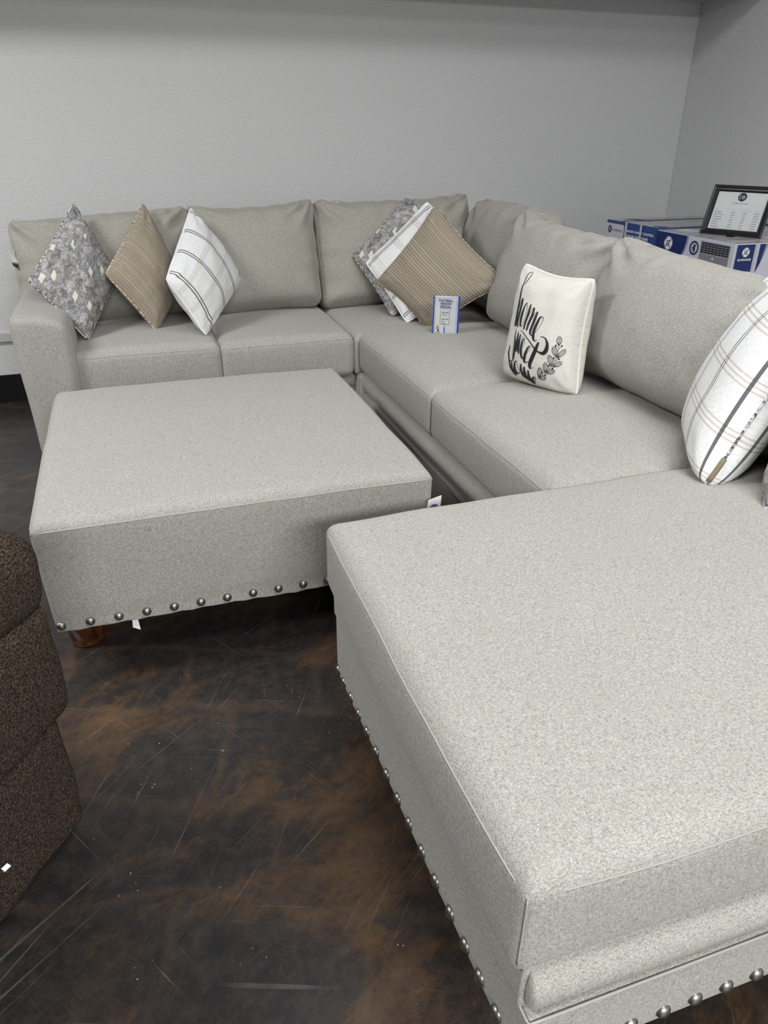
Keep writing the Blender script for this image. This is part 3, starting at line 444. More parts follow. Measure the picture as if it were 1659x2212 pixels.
# ---------------------------------------------------------------- flat art on planes
class Art:
    """flat print on a plane: origin O, unit axes X, Y, outward normal N; every material becomes one mesh"""
    def __init__(s,O,X,Y,parent,lift=.0006):
        s.O,s.X,s.Y=Vector(O),Vector(X).normalized(),Vector(Y).normalized(); s.N=s.X.cross(s.Y).normalized(); s.p=parent; s.lift=lift
    def w(s,x,y,l): return s.O+s.X*x+s.Y*y+s.N*s.lift*l
    def poly(s,name,polys,mat,layer=1,label=None):
        V=[];F=[]
        for P in polys: F.append(list(range(len(V),len(V)+len(P)))); V+=[s.w(x,y,layer) for x,y in P]
        return obj(name,V,F,mat,s.p,smooth=False,label=label)
    def rect(s,x0,y0,x1,y1): return [(x0,y0),(x1,y0),(x1,y1),(x0,y1)]
    def disc(s,cx,cy,r,n=32,sx=1): return [(cx+r*sx*math.cos(2*math.pi*i/n),cy+r*math.sin(2*math.pi*i/n)) for i in range(n)]
    def ring(s,cx,cy,r0,r1,n=32,a0=0,a1=360,sx=1):
        out=[]
        for i in range(n):
            a=math.radians(a0+(a1-a0)*i/n);b=math.radians(a0+(a1-a0)*(i+1)/n)
            out.append([(cx+sx*r0*math.cos(a),cy+r0*math.sin(a)),(cx+sx*r1*math.cos(a),cy+r1*math.sin(a)),(cx+sx*r1*math.cos(b),cy+r1*math.sin(b)),(cx+sx*r0*math.cos(b),cy+r0*math.sin(b))])
        return out
    def line(s,x0,y0,x1,y1,w):
        d=Vector((x1-x0,y1-y0)).normalized()*w/2; n=(-d.y,d.x); return [(x0+n[0],y0+n[1]),(x0-n[0],y0-n[1]),(x1-n[0],y1-n[1]),(x1+n[0],y1+n[1])]
    def text(s,name,txt,x,y,width,height,mat,layer=2,bold=0,shear=0,align='L'):
        cu=bpy.data.curves.new('t','FONT'); cu.body=txt; cu.offset=bold; cu.shear=shear; cu.resolution_u=3
        o=bpy.data.objects.new('t',cu); COL.objects.link(o); bpy.context.view_layer.update()
        me=bpy.data.meshes.new_from_object(o.evaluated_get(bpy.context.evaluated_depsgraph_get()))
        bpy.data.objects.remove(o); xs=[v.co.x for v in me.vertices]; ys=[v.co.y for v in me.vertices]
        if not xs: return
        sx=width/(max(xs)-min(xs)); sy=height/(max(ys)-min(ys)); ox={'L':x,'C':x-width/2}[align]
        V=[s.w(ox+(v.co.x-min(xs))*sx,y+(v.co.y-min(ys))*sy,layer) for v in me.vertices]; F=[list(p.vertices) for p in me.polygons]
        bpy.data.meshes.remove(me)
        return V,F
    def texts(s,name,items,mat,layer=2,bold=0.0,shear=0,label=None):
        gs=[s.text('t',*it,mat,layer,bold,shear,'C' if len(it)<6 else 'L') if len(it)==5 else s.text('t',*it[:5],mat,layer,bold,shear,it[5]) for it in items]
        V,F=joinm(*[g for g in gs if g]); return obj(name,V,F,mat,s.p,smooth=False,label=label)

# ================================================================ SETTING
WY=3.678; WX=2.89; FL=-5.5; CEIL=2.55
struct('floor',boxg(FL-.1,WX+.1,-5.1,WY+.1,-.1,0),M['floor'])
struct('wall_back',boxg(FL,WX+.1,WY,WY+.1,0,CEIL),M['wall'])
struct('wall_right',boxg(WX,WX+.1,-5,WY,0,CEIL),M['wall'])
struct('wall_left',boxg(FL-.1,FL,-5,WY+.1,0,CEIL),M['wall'])
struct('wall_front',boxg(FL,WX,-5.1,-5,0,CEIL),M['wall'])
struct('ceiling',boxg(FL-.1,WX+.1,-5.1,WY+.1,CEIL,CEIL+.1),M['ceil'])
struct('trim_1',boxg(FL,WX,WY-.018,WY,.284,.318),M['rail'])
struct('baseboard_back',joinm(boxg(FL,WX,WY-.006,WY,.0,.128),boxg(FL,WX,WY-.016,WY-.006,0,.006)),M['base'])
struct('baseboard_right',boxg(WX-.006,WX,-5,WY-.02,0,.128),M['base'])
struct('trim_3',boxg(WX-.003,WX,WY-.003,WY,0,1.705),M['rail'])
# soffit added to shade the upper walls, just above the frame
struct('trim_2',boxg(FL,WX,WY-.48,WY,1.705,CEIL),M['wall'])

# ================================================================ SECTIONAL : left-arm sofa along the back wall
sofa=thing('sectional_sofa','long left-arm oatmeal sofa section set along the grey back wall, holding six throw pillows','sofa',(.55,3.0,0))
L,LB=M['linen'],M['linen_back']
def armfn(p,n,h):
    q=Vector(p)
    # broad soft shoulder on the inner top edge and a little flare outwards
    t=max(0,(p.z+h[2])/(2*h[2])); u=(p.x+h[0])/(2*h[0])
    q.z-=max(0,t-.55)**1.0*(max(0,u-.25)**2)*.16
    q.x+=math.sin(min(1,max(0,(t-.2)/.75))*math.pi)*.012*(u-.2)+ (.014*t-.007)*(-1 if u<.5 else 1)
    q+=wob(p,.003,5,3)
    return q
arm=bevel_box('arm',(-.397,-.228,2.628,3.42,.10,.600),.032,L,sofa,(8,22,14),armfn)
# welt on the arm front
hx,hz=.0845,.25; path=[]
for i in range(40):
    s=i/39*3
    if s<1: P=(-hx,-hz+2*hz*s)
    elif s<2: P=(-hx+2*hx*(s-1),hz)
    else: P=(hx,hz-2*hz*(s-2))
    pp,nn=rbox_map((P[0],-.396+.032*.35,P[1]),(hx,.396,hz),.032); path.append(armfn(pp,nn,(hx,.396,hz))+Vector((-.3125,3.024,.35)))
tv,tf=tube(path,.0015,False,6); obj('seam',tv,tf,M['welt'],arm)
bevel_box('frame',(-.395,1.80,3.30,3.52,.10,.66),.03,L,sofa,(10,4,6))
bevel_box('front_rail',(-.235,.80,2.70,3.32,.225,.29),.03,L,sofa,(20,6,2),lambda p,n,h:crown(h,{(1,-1):.008})(p,n))
bevel_box('apron',(-.235,.80,2.715,3.32,.10,.23),.008,L,sofa,(16,4,4))
bevel_box('seat_platform',(.78,1.78,2.62,3.34,.10,.30),.02,L,sofa,(8,6,3))
cushion('seat_cushion',(-.236,.266,2.662,3.26,.288,.458),.034,L,sofa,top=.020,side=.006,seed=1)
cushion('seat_cushion',(.266,.768,2.662,3.26,.283,.452),.034,L,sofa,top=.020,side=.006,seed=2)
cushion('seat_cushion',(.769,1.50,2.655,3.26,.283,.448),.03,L,sofa,top=.018,side=.002,seed=3)
Zb=(0,.30,.95)
back_cushion('back_cushion',(-.085,3.20,.435),(1,0,.06),(0,-.95,.30),Zb,.655,.40,.16,sofa,LB,1,bulge=.05,ear=.006,dip=.0)
back_cushion('back_cushion',(.497,3.20,.435),(1,0,.02),(0,-.95,.30),Zb,.515,.425,.16,sofa,LB,2,bulge=.055,ear=.018)
back_cushion('back_cushion',(1.11,3.20,.435),(1,0,.02),(0,-.95,.30),Zb,.705,.432,.16,sofa,LB,3,bulge=.05,ear=.014)
back_cushion('back_cushion',(1.50,2.86,.435),(0,-1,0),(-.95,0,.30),(.30,0,.95),.56,.415,.17,sofa,LB,4,bulge=.055,ear=.004,dip=-.01)
for x,y in ((-.31,2.70),(-.31,3.36),(1.6,2.72),(1.6,3.40)): foot(sofa,x,y,.102,.036)
# hanging manufacturer tag at the sofa's left end
def tagmesh(P,mat,name,parent,label=None,th=.0008):
    A,B,Cc,D=[Vector(p) for p in P]; n=(B-A).cross(D-A).normalized()*th; m=8; V=[]
    for s in (0,1):
        for i in range(m+1):
            a=i/m; bow=math.sin(a*math.pi)*.006
            for b in (0,1):
                p=(A.lerp(B,b)).lerp(D.lerp(Cc,b),a)+n.normalized()*bow+n*s; V.append(p)
    F=[]
    for i in range(m):
        a=2*i; F+= [[a,a+1,a+3,a+2][::-1],[a+2*(m+1)+k for k in (0,1,3,2)]]
        F+= [[a,a+2,a+2+2*(m+1),a+2*(m+1)],[a+1,a+1+2*(m+1),a+3+2*(m+1),a+3]]
    return obj(name,V,F,mat,parent,smooth=False,label=label)
ht=tagmesh([(-.412,3.12,.745),(-.395,3.16,.735),(-.372,3.16,.680),(-.405,3.12,.700)],M['paper'],'hang_tag',sofa,'white folded hang tag with dark flap')
tagmesh([(-.4125,3.118,.698),(-.378,3.155,.676),(-.374,3.152,.655),(-.398,3.118,.678)],M['tagdark'],'tag_flap',ht,'dark tag flap')
tagmesh([(-.396,3.128,.679),(-.384,3.140,.670),(-.378,3.140,.655),(-.392,3.128,.664)],M['yellow'],'tag_stripe',ht,'yellow stripe on the tag')
tagmesh([(-.384,3.138,.669),(-.374,3.150,.662),(-.371,3.150,.646),(-.379,3.138,.655)],M['red'],'tag_stripe',ht,'red stripe on the tag')

# ================================================================ SECTIONAL : armless loveseat on the right
love=thing('armless_loveseat','armless oatmeal loveseat section with the ivory lettered pillow on it','sofa',(1.25,1.92,0))
bevel_box('frame',(1.56,1.76,1.215,2.60,.10,.66),.03,L,love,(4,16,6))
bevel_box('seat_platform',(.82,1.60,1.215,2.60,.10,.25),.01,L,love,(6,10,3))
bevel_box('front_rail',(.788,1.40,1.217,2.655,.228,.302),.034,L,love,(4,34,2),lambda p,n,h:crown(h,{(0,-1):.010,(2,1):.006})(p,n)+wob(p,.003,7,4))
ap=bevel_box('apron',(.786,1.40,1.217,2.655,.10,.226),.006,L,love,(4,30,4),lambda p,n,h:Vector(p)+wob(p,.004,4,6))
tv,tf=tube([(.7848+.004*noise.noise(Vector((0,y*4,0))),y,.2225+.006*math.sin(y*3.1)) for y in [1.22+i*.0458 for i in range(32)]],.0020,False,6); obj('seam',tv,tf,M['welt'],ap)
cushion('seat_cushion',(.783,1.42,1.914,2.648,.303,.462),.036,L,love,top=.030,side=.008,seed=5)
cushion('seat_cushion',(.783,1.42,1.205,1.912,.303,.462),.036,L,love,top=.030,side=.008,seed=6)
back_cushion('back_cushion',(1.41,2.245,.445),(.0,-1,0),(-.94,0,.34),(.32,0,.95),.68,.392,.18,love,L,7,bulge=.06,ear=.020,dip=.012,tilt=(-.012,0))
back_cushion('back_cushion',(1.40,1.535,.445),(.02,-1,0),(-.94,0,.34),(.34,0,.94),.78,.372,.20,love,L,8,bulge=.07,ear=.012,dip=.002,tilt=(-.014,0))
for x,y in ((.86,1.28),(.86,2.52),(1.68,1.28),(1.68,2.52)): foot(love,x,y,.102,.036)

# ================================================================ CHAISE
ch=thing('chaise','big oatmeal chaise section filling the lower right corner, edged with nickel nailheads','chaise',(.85,.8,0))
def apz(y,x):  # height of the lower edge; the skirt board dips a little towards the far end
    return .145 - .052*max(0,min(1,(y-.42)/.8))*max(0,min(1,(.9-x)/.6))
def apfn(p,n,h):
    q=Vector(p); c=(1.015,.796)
    if p.z<0: q.z+= (apz(p.y+c[1],p.x+c[0])-.145)*min(1,-p.z/h[2]*1.2)
    return q+wob(p,.0015,6,9)
ap=bevel_box('apron',(.300,1.73,.383,1.209,.147,.258),.007,L,ch,(24,20,6),apfn)
path=[]
for i in range(30): path.append((.2985,1.205-.82*i/29,.2555))
for i in range(40): path.append((.3+1.4*i/39,.3815,.2555))
tv,tf=tube(path,.0018,False,6); obj('seam',tv,tf,M['welt'],ap)
def railfn(p,n,h):
    q=crown(h,{(1,-1):.007})(p,n)+wob(p,.002,5,8)
    if p.x<-h[0]+.031: q.x=-h[0]+.024+(q.x+h[0]-.031)*.77 if p.x>0 else -h[0]+.008+(q.x+h[0]-.031)*.25
    return q
bevel_box('front_rail',(.301,1.70,.383,1.10,.254,.322),.031,L,ch,(26,18,2),railfn)
bevel_box('side_panel',(.296,1.70,.402,1.207,.252,.330),.006,L,ch,(10,18,3))
def chw(q): return q
cushion('seat_cushion',(.284,1.62,.398,1.212,.312,.470),.030,L,ch,top=.022,side=.009,seed=10,wr=.003,seam_k=.35,res=.028)
bevel_box('frame',(1.55,1.74,.383,1.209,.11,.66),.03,L,ch,(4,10,6))
back_cushion('back_cushion',(1.56,.80,.45),(0,-1,0),(-.95,0,.30),(.28,0,.96),.78,.39,.19,ch,L,11,bulge=.06,ear=.012)
for yy in [1.196,1.150,1.098,1.044,.990,.934,.874,.815,.760,.703,.647,.592,.541,.495,.447,.404]:
    nail(ch,(.3005,yy,apz(yy,.3)+.020),(-1,0,0))
for i in range(26):
    x=.352+.0478*i
    nail(ch,(x,.3845,.166+.0),(0,-1,0))
for x,y in ((.42,.50),(.42,1.1),(1.62,.5),(1.62,1.1)): foot(ch,x,y,.15,.04)

# ================================================================ OTTOMAN
ot=thing('ottoman','large square oatmeal ottoman with nailheads and wooden bun feet, on the bare floor','ottoman',(.17,1.93,0))
OX0,OX1,OY0,OY1=-.278,.620,1.478,2.405
def otw(q):
    # borders taper slightly inwards towards the floor; lower edge ripples between the nails
    t=max(0,min(1,(.395-q.z)/.26)); cxx,cyy=(OX0+OX1)/2,(OY0+OY1)/2
    q=Vector(q); q.x=cxx+(q.x-cxx)*(1-.014*t); q.y=cyy+(q.y-cyy)*(1-.004*t)
    if t>.8: q.z+=.0018*math.sin((q.x+q.y)*2*math.pi/.0608)*(t-.8)/.2
    return q
def otto_body():
    b=(OX0,OX1,OY0,OY1,.140,.412); half=((b[1]-b[0])/2,(b[3]-b[2])/2,(b[5]-b[4])/2); c=Vector(((b[0]+b[1])/2,(b[2]+b[3])/2,(b[4]+b[5])/2)); r=.026
    V,N,F=rbox(half,r,(34,34,12),4); cf=crown(half,{(2,1):.014,(0,1):.008,(0,-1):.008,(1,1):.004,(1,-1):.006},.5)
    def full(p,nn):
        q=cf(p,nn)
        if p.z<-half[2]+r*1.1: # crisp lower hem
            q=Vector((max(-half[0],min(half[0],p.x*1.0+ (nn.x*r*.0))),p.y,p.z))
        return otw(q+wob(p,.003,6,12)+c)
    o=obj('body',[full(p,nn) for p,nn in zip(V,N)],F,L,ot)
    z=half[2]-r+r*.30; m=30; per=[(-half[0]+2*half[0]*i/m,-half[1]) for i in range(m)]+[(half[0],-half[1]+2*half[1]*i/m) for i in range(m)]+[(half[0]-2*half[0]*i/m,half[1]) for i in range(m)]+[(-half[0],half[1]-2*half[1]*i/m) for i in range(m)]
    path=[]
    for x,y in per:
        p,nn=rbox_map((x,y,z),half,r); path.append(full(p,nn)+nn*.0003)
    tv,tf=tube(path,.0015,True,6); obj('seam',tv,tf,M['welt'],o)
SHARP[0]=2; otto_body(); SHARP[0]=False
for i in range(15):
    x=-.259+.0608*i
    if x<.61: nail(ot,(x,1.4795,.158),(0,-1,0))
for x,y in ((-.232,1.64),(.55,1.64),(-.232,2.28),(.55,2.28)): foot(ot,x,y,.145,.042)
bevel_box('dust_cover',(OX0+.02,OX1-.02,OY0+.02,OY1-.02,.134,.142),.003,M['dustcloth'],ot,(4,4,1))
wt=tagmesh([(-.112,1.50,.140),(-.102,1.50,.140),(-.098,1.495,.100),(-.114,1.495,.110)],M['paper'],'care_label',ot,'small white care label hanging under the front edge')
ct_=tagmesh([(.583,1.457,.268),(.620,1.457,.268),(.633,1.457,.356),(.599,1.457,.348)],M['paper'],'swing_tag',ot,'white swing tag with a round blue seal')
A=Art((.588,1.4490,.270),(1,0,0),(0,0,1),ct_,.0004)
A.poly('seal',[A.disc(.0235,.0560,.0130)],M['sticker_blue'],1,'round blue seal')
A.poly('seal_ring',A.ring(.0235,.0560,.0100,.0108,40,20,200),M['white'],2)
A.poly('check_mark',[A.line(.0175,.0575,.0220,.0515,.002),A.line(.0220,.0515,.0300,.0635,.002)],M['white'],3)

# ================================================================ THROW PILLOWS
# corners: bottom, right, top, left (all four stand on a corner)
GP='throw pillows on the sofa'
pillow('throw_pillow','grey floral throw pillow with cream diamonds leaning beside the left sofa arm',[(-.181,2.80,.462),(-.045,3.03,.640),(-.161,3.10,.905),(-.345,2.86,.670)],.15,M['floral'],M['grey_pipe'],.06,seed=1,pw=.5)
pillow('throw_pillow','tan braided throw pillow standing between the separate floral and white plaid pillows, left side',[(.061,2.86,.462),(.190,3.06,.585),(.083,3.13,.898),(-.093,2.90,.675)],.14,M['knit'],M['tan_pipe'],.06,seed=2,rot=1)
pillow('throw_pillow','white plaid throw pillow at the right end of the trio near the left arm',[(.226,2.745,.462),(.429,3.08,.597),(.251,3.09,.880),(.110,2.75,.670)],.15,M['plaid'],M['white_pipe'],.05,seed=3)
pillow('throw_pillow','grey floral throw pillow hidden behind the others in the sofa corner',[(.981,2.84,.460),(1.31,2.90,.650),(1.136,3.09,.905),(.876,3.06,.676)],.10,M['floral'],M['grey_pipe'],.06,seed=4)
pillow('throw_pillow','white plaid throw pillow sandwiched behind the tan pillow in the sofa corner',[(1.011,2.75,.450),(1.345,2.75,.640),(1.176,2.98,.888),(.910,2.985,.655)],.10,M['plaid'],M['white_pipe'],.06,seed=5,rot=1)
pillow('throw_pillow','big tan braided-stripe throw pillow in the sofa corner, behind the sale card',[(1.075,2.67,.430),(1.325,2.50,.636),(1.165,2.865,.890),(.930,2.915,.592)],.14,M['knit'],M['tan_pipe'],.11,seed=6,rot=1)
home=pillow('throw_pillow','ivory throw pillow lettered home sweet home, propped against the loveseat back',[(1.018,1.915,.489),(1.116,1.662,.489),(1.160,1.715,.792),(1.080,1.955,.802)],.155,M['ivory'],M['ivory_pipe'],.12,seed=7,fold=.9,pw=.33,bp=-.25)
pl=pillow('throw_pillow','large white plaid throw pillow seen edge-on, where loveseat and chaise meet',[(1.060,1.085,.478),(1.285,1.39,.482),(1.46,1.385,.845),(1.26,1.075,.835)],.19,M['plaid_big'],M['grey_pipe'],.04,seed=8,fold=.6,pw=.30)
zp=[pl[2](-1,-.95+.06*i,1) for i in range(6)]
tv,tf=tube(zp,.006,False,8); obj('zipper',tv,tf,M['zip'],pl[1],label='tan zipper at the bottom corner')
pillow('throw_pillow','grey floral throw pillow lying on the chaise, mostly cut off by the right photo edge',[(1.09,.96,.470),(1.42,1.12,.470),(1.50,1.10,.83),(1.17,.93,.83)],.15,M['floral'],M['grey_pipe'],.06,seed=9)

# ink lettering and the leafy sprig, laid on the ivory pillow
HP=home[2]; gv=[];gf=[]
for Ls in INK:
    o=len(gv)
    for a,b,c,d in Ls:
        for u,v in ((a,b),(c,d)):
            u=max(-.995,min(.995,u/1000));v=max(-.995,min(.995,v/1000))
            p=HP(u,v,1); n=(HP(min(.999,u+.01),v,1)-p).cross(HP(u,min(.999,v+.01),1)-p).normalized(); gv.append(p+n*.0011)
    for i in range(len(Ls)-1): gf.append([o+2*i,o+2*i+1,o+2*i+3,o+2*i+2])
obj('lettering',gv,gf,M['ink'],home[1],smooth=False,label='black brush lettering and leafy sprig')
# leaves printed on the rear side
gv=[];gf=[]
for k in range(7):
    vv=-.55+.17*k; uu=.60-.02*k
    for s_ in (1,-1):
        o=len(gv); 
        for i in range(12):
            a=2*math.pi*i/12; u=uu+.10*s_+.085*math.cos(a); v=vv+.055*math.sin(a)+.06*math.cos(a)*s_
            p=HP(u,v,-1); n=(HP(u,v+.01,-1)-p).cross(HP(u+.01,v,-1)-p).normalized(); gv.append(p+n*.001); 
            u2=uu+.10*s_+.065*math.cos(a); v2=vv+.036*math.sin(a)+.06*math.cos(a)*s_; p=HP(u2,v2,-1); gv.append(p+n*.001)
        for i in range(12):
            j=(i+1)%12; gf.append([o+2*i,o+2*j,o+2*j+1,o+2*i+1])
obj('rear_sprig',gv,gf,M['ink'],home[1],smooth=False,label='black leaf outlines on the rear')

# ================================================================ SALE CARD
tagr=thing('sale_card','blue and white football season sale card standing before the corner pillows','sign',(1.045,2.43,.480))
B0,B1=Vector((1.000,2.452,.482)),Vector((1.082,2.405,.482)); X=(B1-B0).normalized(); W=(B1-B0).length; up=(Vector((0,0,1))+X.cross(Vector((0,0,1)))*-.10).normalized(); H=.137
nrm=X.cross(up).normalized()
if nrm.y>0: nrm=-nrm
def slab(x0,x1,y0,y1,d0,d1): return [B0+X*x+up*y+nrm*d for x in (x0,x1) for y in (y0,y1) for d in (d0,d1)],[[0,1,3,2],[4,6,7,5],[0,4,5,1],[2,3,7,6],[0,2,6,4],[1,5,7,3]]
hd=obj('card_holder',*slab(0,W,0,H,-.004,0),M['tagblue'],tagr,smooth=False,label='blue card holder')
obj('easel_foot',*slab(.02,W-.02,0,.004,-.035,-.004),M['tagblue'],tagr,smooth=False)
cd=obj('card',*slab(.0055,W-.0065,.0015,H-.001,0,.0008),M['paper'],tagr,smooth=False,label='white printed card')
A=Art(B0+nrm*.0009,X,up,cd,.0002)
if A.N.dot(nrm)<0: A.N=-A.N
x0,x1=.0085,W-.0105
bw=.0008
A.poly('border',[A.rect(x0,.005,x1,.005+bw),A.rect(x0,H-.0075-bw,x1,H-.0075),A.rect(x0,.005,x0+bw,H-.0075),A.rect(x1-bw,.005,x1,H-.0075)],M['navy'],1)
mx=(x0+x1)/2-.001
A.texts('heading',[('FOOTBALL',mx,H-.0205,.050,.0078),('SEASON',mx,H-.0315,.038,.0078),('SPECIAL',mx,H-.0430,.040,.0078)],M['navy'],2,.04)
A.poly('underline',[A.rect(mx-.025,H-.0223,mx+.025,H-.0215),A.rect(mx-.019,H-.0335,mx+.019,H-.0327),A.rect(mx-.020,H-.0450,mx+.020,H-.0442)],M['navy'],2)
gx0,gx1=mx-.019,mx+.016
A.poly('goalpost',[A.rect(gx0,.040,gx0+.003,H-.049),A.rect(gx1-.003,.040,gx1,H-.049),A.rect(gx0,.037,gx1,.0405),A.rect(mx-.0035,.027,mx+.0,.037)],M['gold'],2)
A.poly('post_pad',[A.rect(mx-.0042,.008,mx+.0008,.028)],M['skyblue'],3)
tx=gx0+.0062
A.texts('offer_text',[('10% OFF',tx,H-.061,.024,.0048,'L'),("OF TV'S",tx,H-.069,.018,.0042,'L'),('15% OFF',tx,H-.084,.024,.0048,'L'),('TWO',tx,H-.092,.010,.0042,'L'),('ITEMS',tx,H-.100,.014,.0042,'L')],M['ink'],2,.03)
fx=x0+.011
A.poly('player_figure',[A.disc(fx,.029,.0045),A.rect(fx-.003,.018,fx+.005,.026),A.line(fx-.002,.024,fx-.008,.021,.002),A.line(fx+.004,.024,fx+.008,.020,.002)],M['skin'],2)
A.poly('player_shorts',[A.rect(fx-.001,.0125,fx+.005,.0185),A.line(fx+.004,.014,fx+.007,.010,.002)],M['ink'],3)
A.poly('turf',[A.disc(fx+.001,.0085,.0022,20,4.5)],M['green'],2)
obj('cover_sheet',*slab(.004,W-.005,.001,H-.0005,.0022,.0030),M['clear'],tagr,smooth=False,label='clear plastic front')

# ================================================================ CARTONS BEHIND THE LOVESEAT
def wavy_top(x0,x1,y0,y1,z,parent,mat,seed):
    n=18;V=[];F=[]
    for i in range(n+1):
        for j in range(n+1):
            x=x0+(x1-x0)*i/n;y=y0+(y1-y0)*j/n; e=min(i,j,n-i,n-j)
            V.append((x,y,z+(.004*noise.noise(Vector((x*9,y*5,seed))) if e>0 else 0)+.001))
    for i in range(n):
        for j in range(n): a=i*(n+1)+j; F.append([a,a+n+1,a+n+2,a+1])
    return obj('top_flaps',V,F,mat,parent,label='scuffed plastic-wrapped carton top')
def monogram(A,cx,cy,r,fg,bg,sx=1,lay=3):
    """round badge: disc, inner ring and a looping two-letter cipher"""
    A.poly('badge',[A.disc(cx,cy,r,40,sx)],fg,lay)
    A.poly('badge_ring',sum([A.ring(cx,cy,r*.84,r*.90,12,a,a+70,sx) for a in (10,100,190,280)],[]),bg,lay+1)
    for a in (math.pi/4,3*math.pi/4,5*math.pi/4,7*math.pi/4): A.poly('badge_curl',A.ring(cx+sx*r*.80*math.cos(a),cy+r*.80*math.sin(a),r*.10,r*.17,10,0,250,sx),bg,lay+1)
    A.texts('badge_letters',[('G',cx-r*.24*sx,cy-r*.42,r*.52*sx,r*.86),('E',cx+r*.24*sx,cy-r*.40,r*.50*sx,r*.86)],bg,lay+1,.03,.25)
BX=2.13
b2=thing('appliance_carton','navy and white air conditioner carton under the black picture frame','box',(2.40,2.52,0),'air conditioner cartons in the corner')
c2=obj('carton',*boxg(BX,2.66,2.285,2.745,0,.769),M['lav'],b2,smooth=False)
A=Art((BX,2.745,0),(0,-1,0),(0,0,1),c2,.0008)   # x runs from the far edge towards the camera
if A.N.x>0: A.N=-A.N
def arcpoly(x0,x1,z0,z1,bulge):
    pts=[(x0,z0),(x0,z1)]; 
    for i in range(13): t=i/12; pts.append((x1+bulge*(t-1)*abs(t-1) if False else x1-bulge*t*t,z1-(z1-z0)*t))
    return pts
A.poly('navy_panel',[arcpoly(0,.188,.55,.766,.16)],M['navy'],1,'navy front panel')
st=arcpoly(0,.188,.55,.766,.16)[2:]
A.poly('swoosh_line',[[(a[0]+.004,a[1]),(b[0]+.004,b[1]),(b[0]+.007,b[1]),(a[0]+.007,a[1])] for a,b in zip(st[:-1],st[1:])],M['navy'],1)
monogram(A,.080,.726,.026,M['white'],M['navy'])
cxn,cyn=.236,.727
A.poly('award_ring',A.ring(cxn,cyn,.0205,.0265,36),M['navy'],1); A.poly('award_inner_ring',A.ring(cxn,cyn,.0178,.0190,30),M['navy'],1)
A.texts('award_number',[('#',cxn-.0085,cyn-.005,.006,.009),('1',cxn+.002,cyn-.013,.010,.026)],M['ink'],2,.06)
A.poly('unit_picture',[[(.272,.690),(.272,.760),(.432,.757),(.432,.672),(.272,.690)]],M['grille'],1,'printed picture of the air conditioner')
A.poly('grille_louvres',[A.rect(.278+.019*i,.716+.0082*j,.278+.019*i+.0165,.716+.0082*j+.0052) for i in range(8) for j in range(5)],M['ink'],2)
A.poly('grille_frame',[A.rect(.274,.7125,.432,.714),A.rect(.274,.758,.432,.7595)],M['lav'],2); A.poly('grille_badge',[A.rect(.345,.696,.354,.706)],M['lav'],2)
A.poly('corner_edge',[A.rect(.4535,.3,.4600,.769)],M['white'],2)
A2=Art((BX,2.285,0),(1,0,0),(0,0,1),c2,.0008)
if A2.N.y>0: A2.N=-A2.N
A2.poly('navy_panel',[[(.004,.60),(.004,.765),(.086,.765),(.086,.60)]],M['navy'],1,'navy end panel')
monogram(A2,.046,.738,.017,M['white'],M['navy'])
A2.texts('brand_text',[('GE APPLIANCES',.045,.708,.062,.0075)],M['white'],3,.03)
A2.poly('tape_strip',[A2.rect(.090,.45,.106,.769)],M['tape'],3)
A2.poly('navy_wedge',[[(.108,.765),(.135,.765),(.130,.74),(.122,.70),(.108,.66)]],M['navy'],1)
A2.poly('swoosh_line',[[(.139,.765),(.142,.765),(.124,.70),(.105,.655),(.101,.655),(.121,.70)]],M['navy'],2)
wavy_top(BX+.003,2.66,2.288,2.742,.769,b2,M['carton_top'],3)
b1=thing('appliance_carton','blue air conditioner carton strapped with white bands, in the room corner','box',(2.40,2.93,0),'air conditioner cartons in the corner')
c1=obj('carton',*boxg(BX,2.80,2.75,3.118,0,.774),M['blue'],b1,smooth=False)
A=Art((BX,3.118,0),(0,-1,0),(0,0,1),c1,.0008)
if A.N.x>0: A.N=-A.N
A.poly('brand_panel',[[(0,.60),(0,.762),(.128,.762),(.134,.758),(.136,.750),(.136,.60)]],M['lav'],1,'pale brand panel')
monogram(A,.030,.737,.016,M['ink'],M['lav'],lay=2)
A.texts('brand_text',[('GE APPLIANCES',.088,.731,.066,.009)],M['greyink'],2,.02)
A.texts('product_text',[('8,000 BTU SMART CONTROL',.250,.7345,.205,.012),('ROOM AIR CONDITIONER',.232,.7150,.170,.012)],M['white'],2,.025)
A.poly('carton_band',[A.rect(.146,.3,.162,.776)],M['tape'],5,'white strapping band'); A.poly('carton_band',[A.rect(.254,.3,.268,.776)],M['tape'],5,'white strapping band')
wavy_top(BX,2.80,2.75,3.118,.774,b1,M['carton_top'],8)
obj('top_tape',*boxg(BX,2.80,3.0,3.004,.7755,.778),M['navy'],b1,smooth=False,label='dark flap gap')
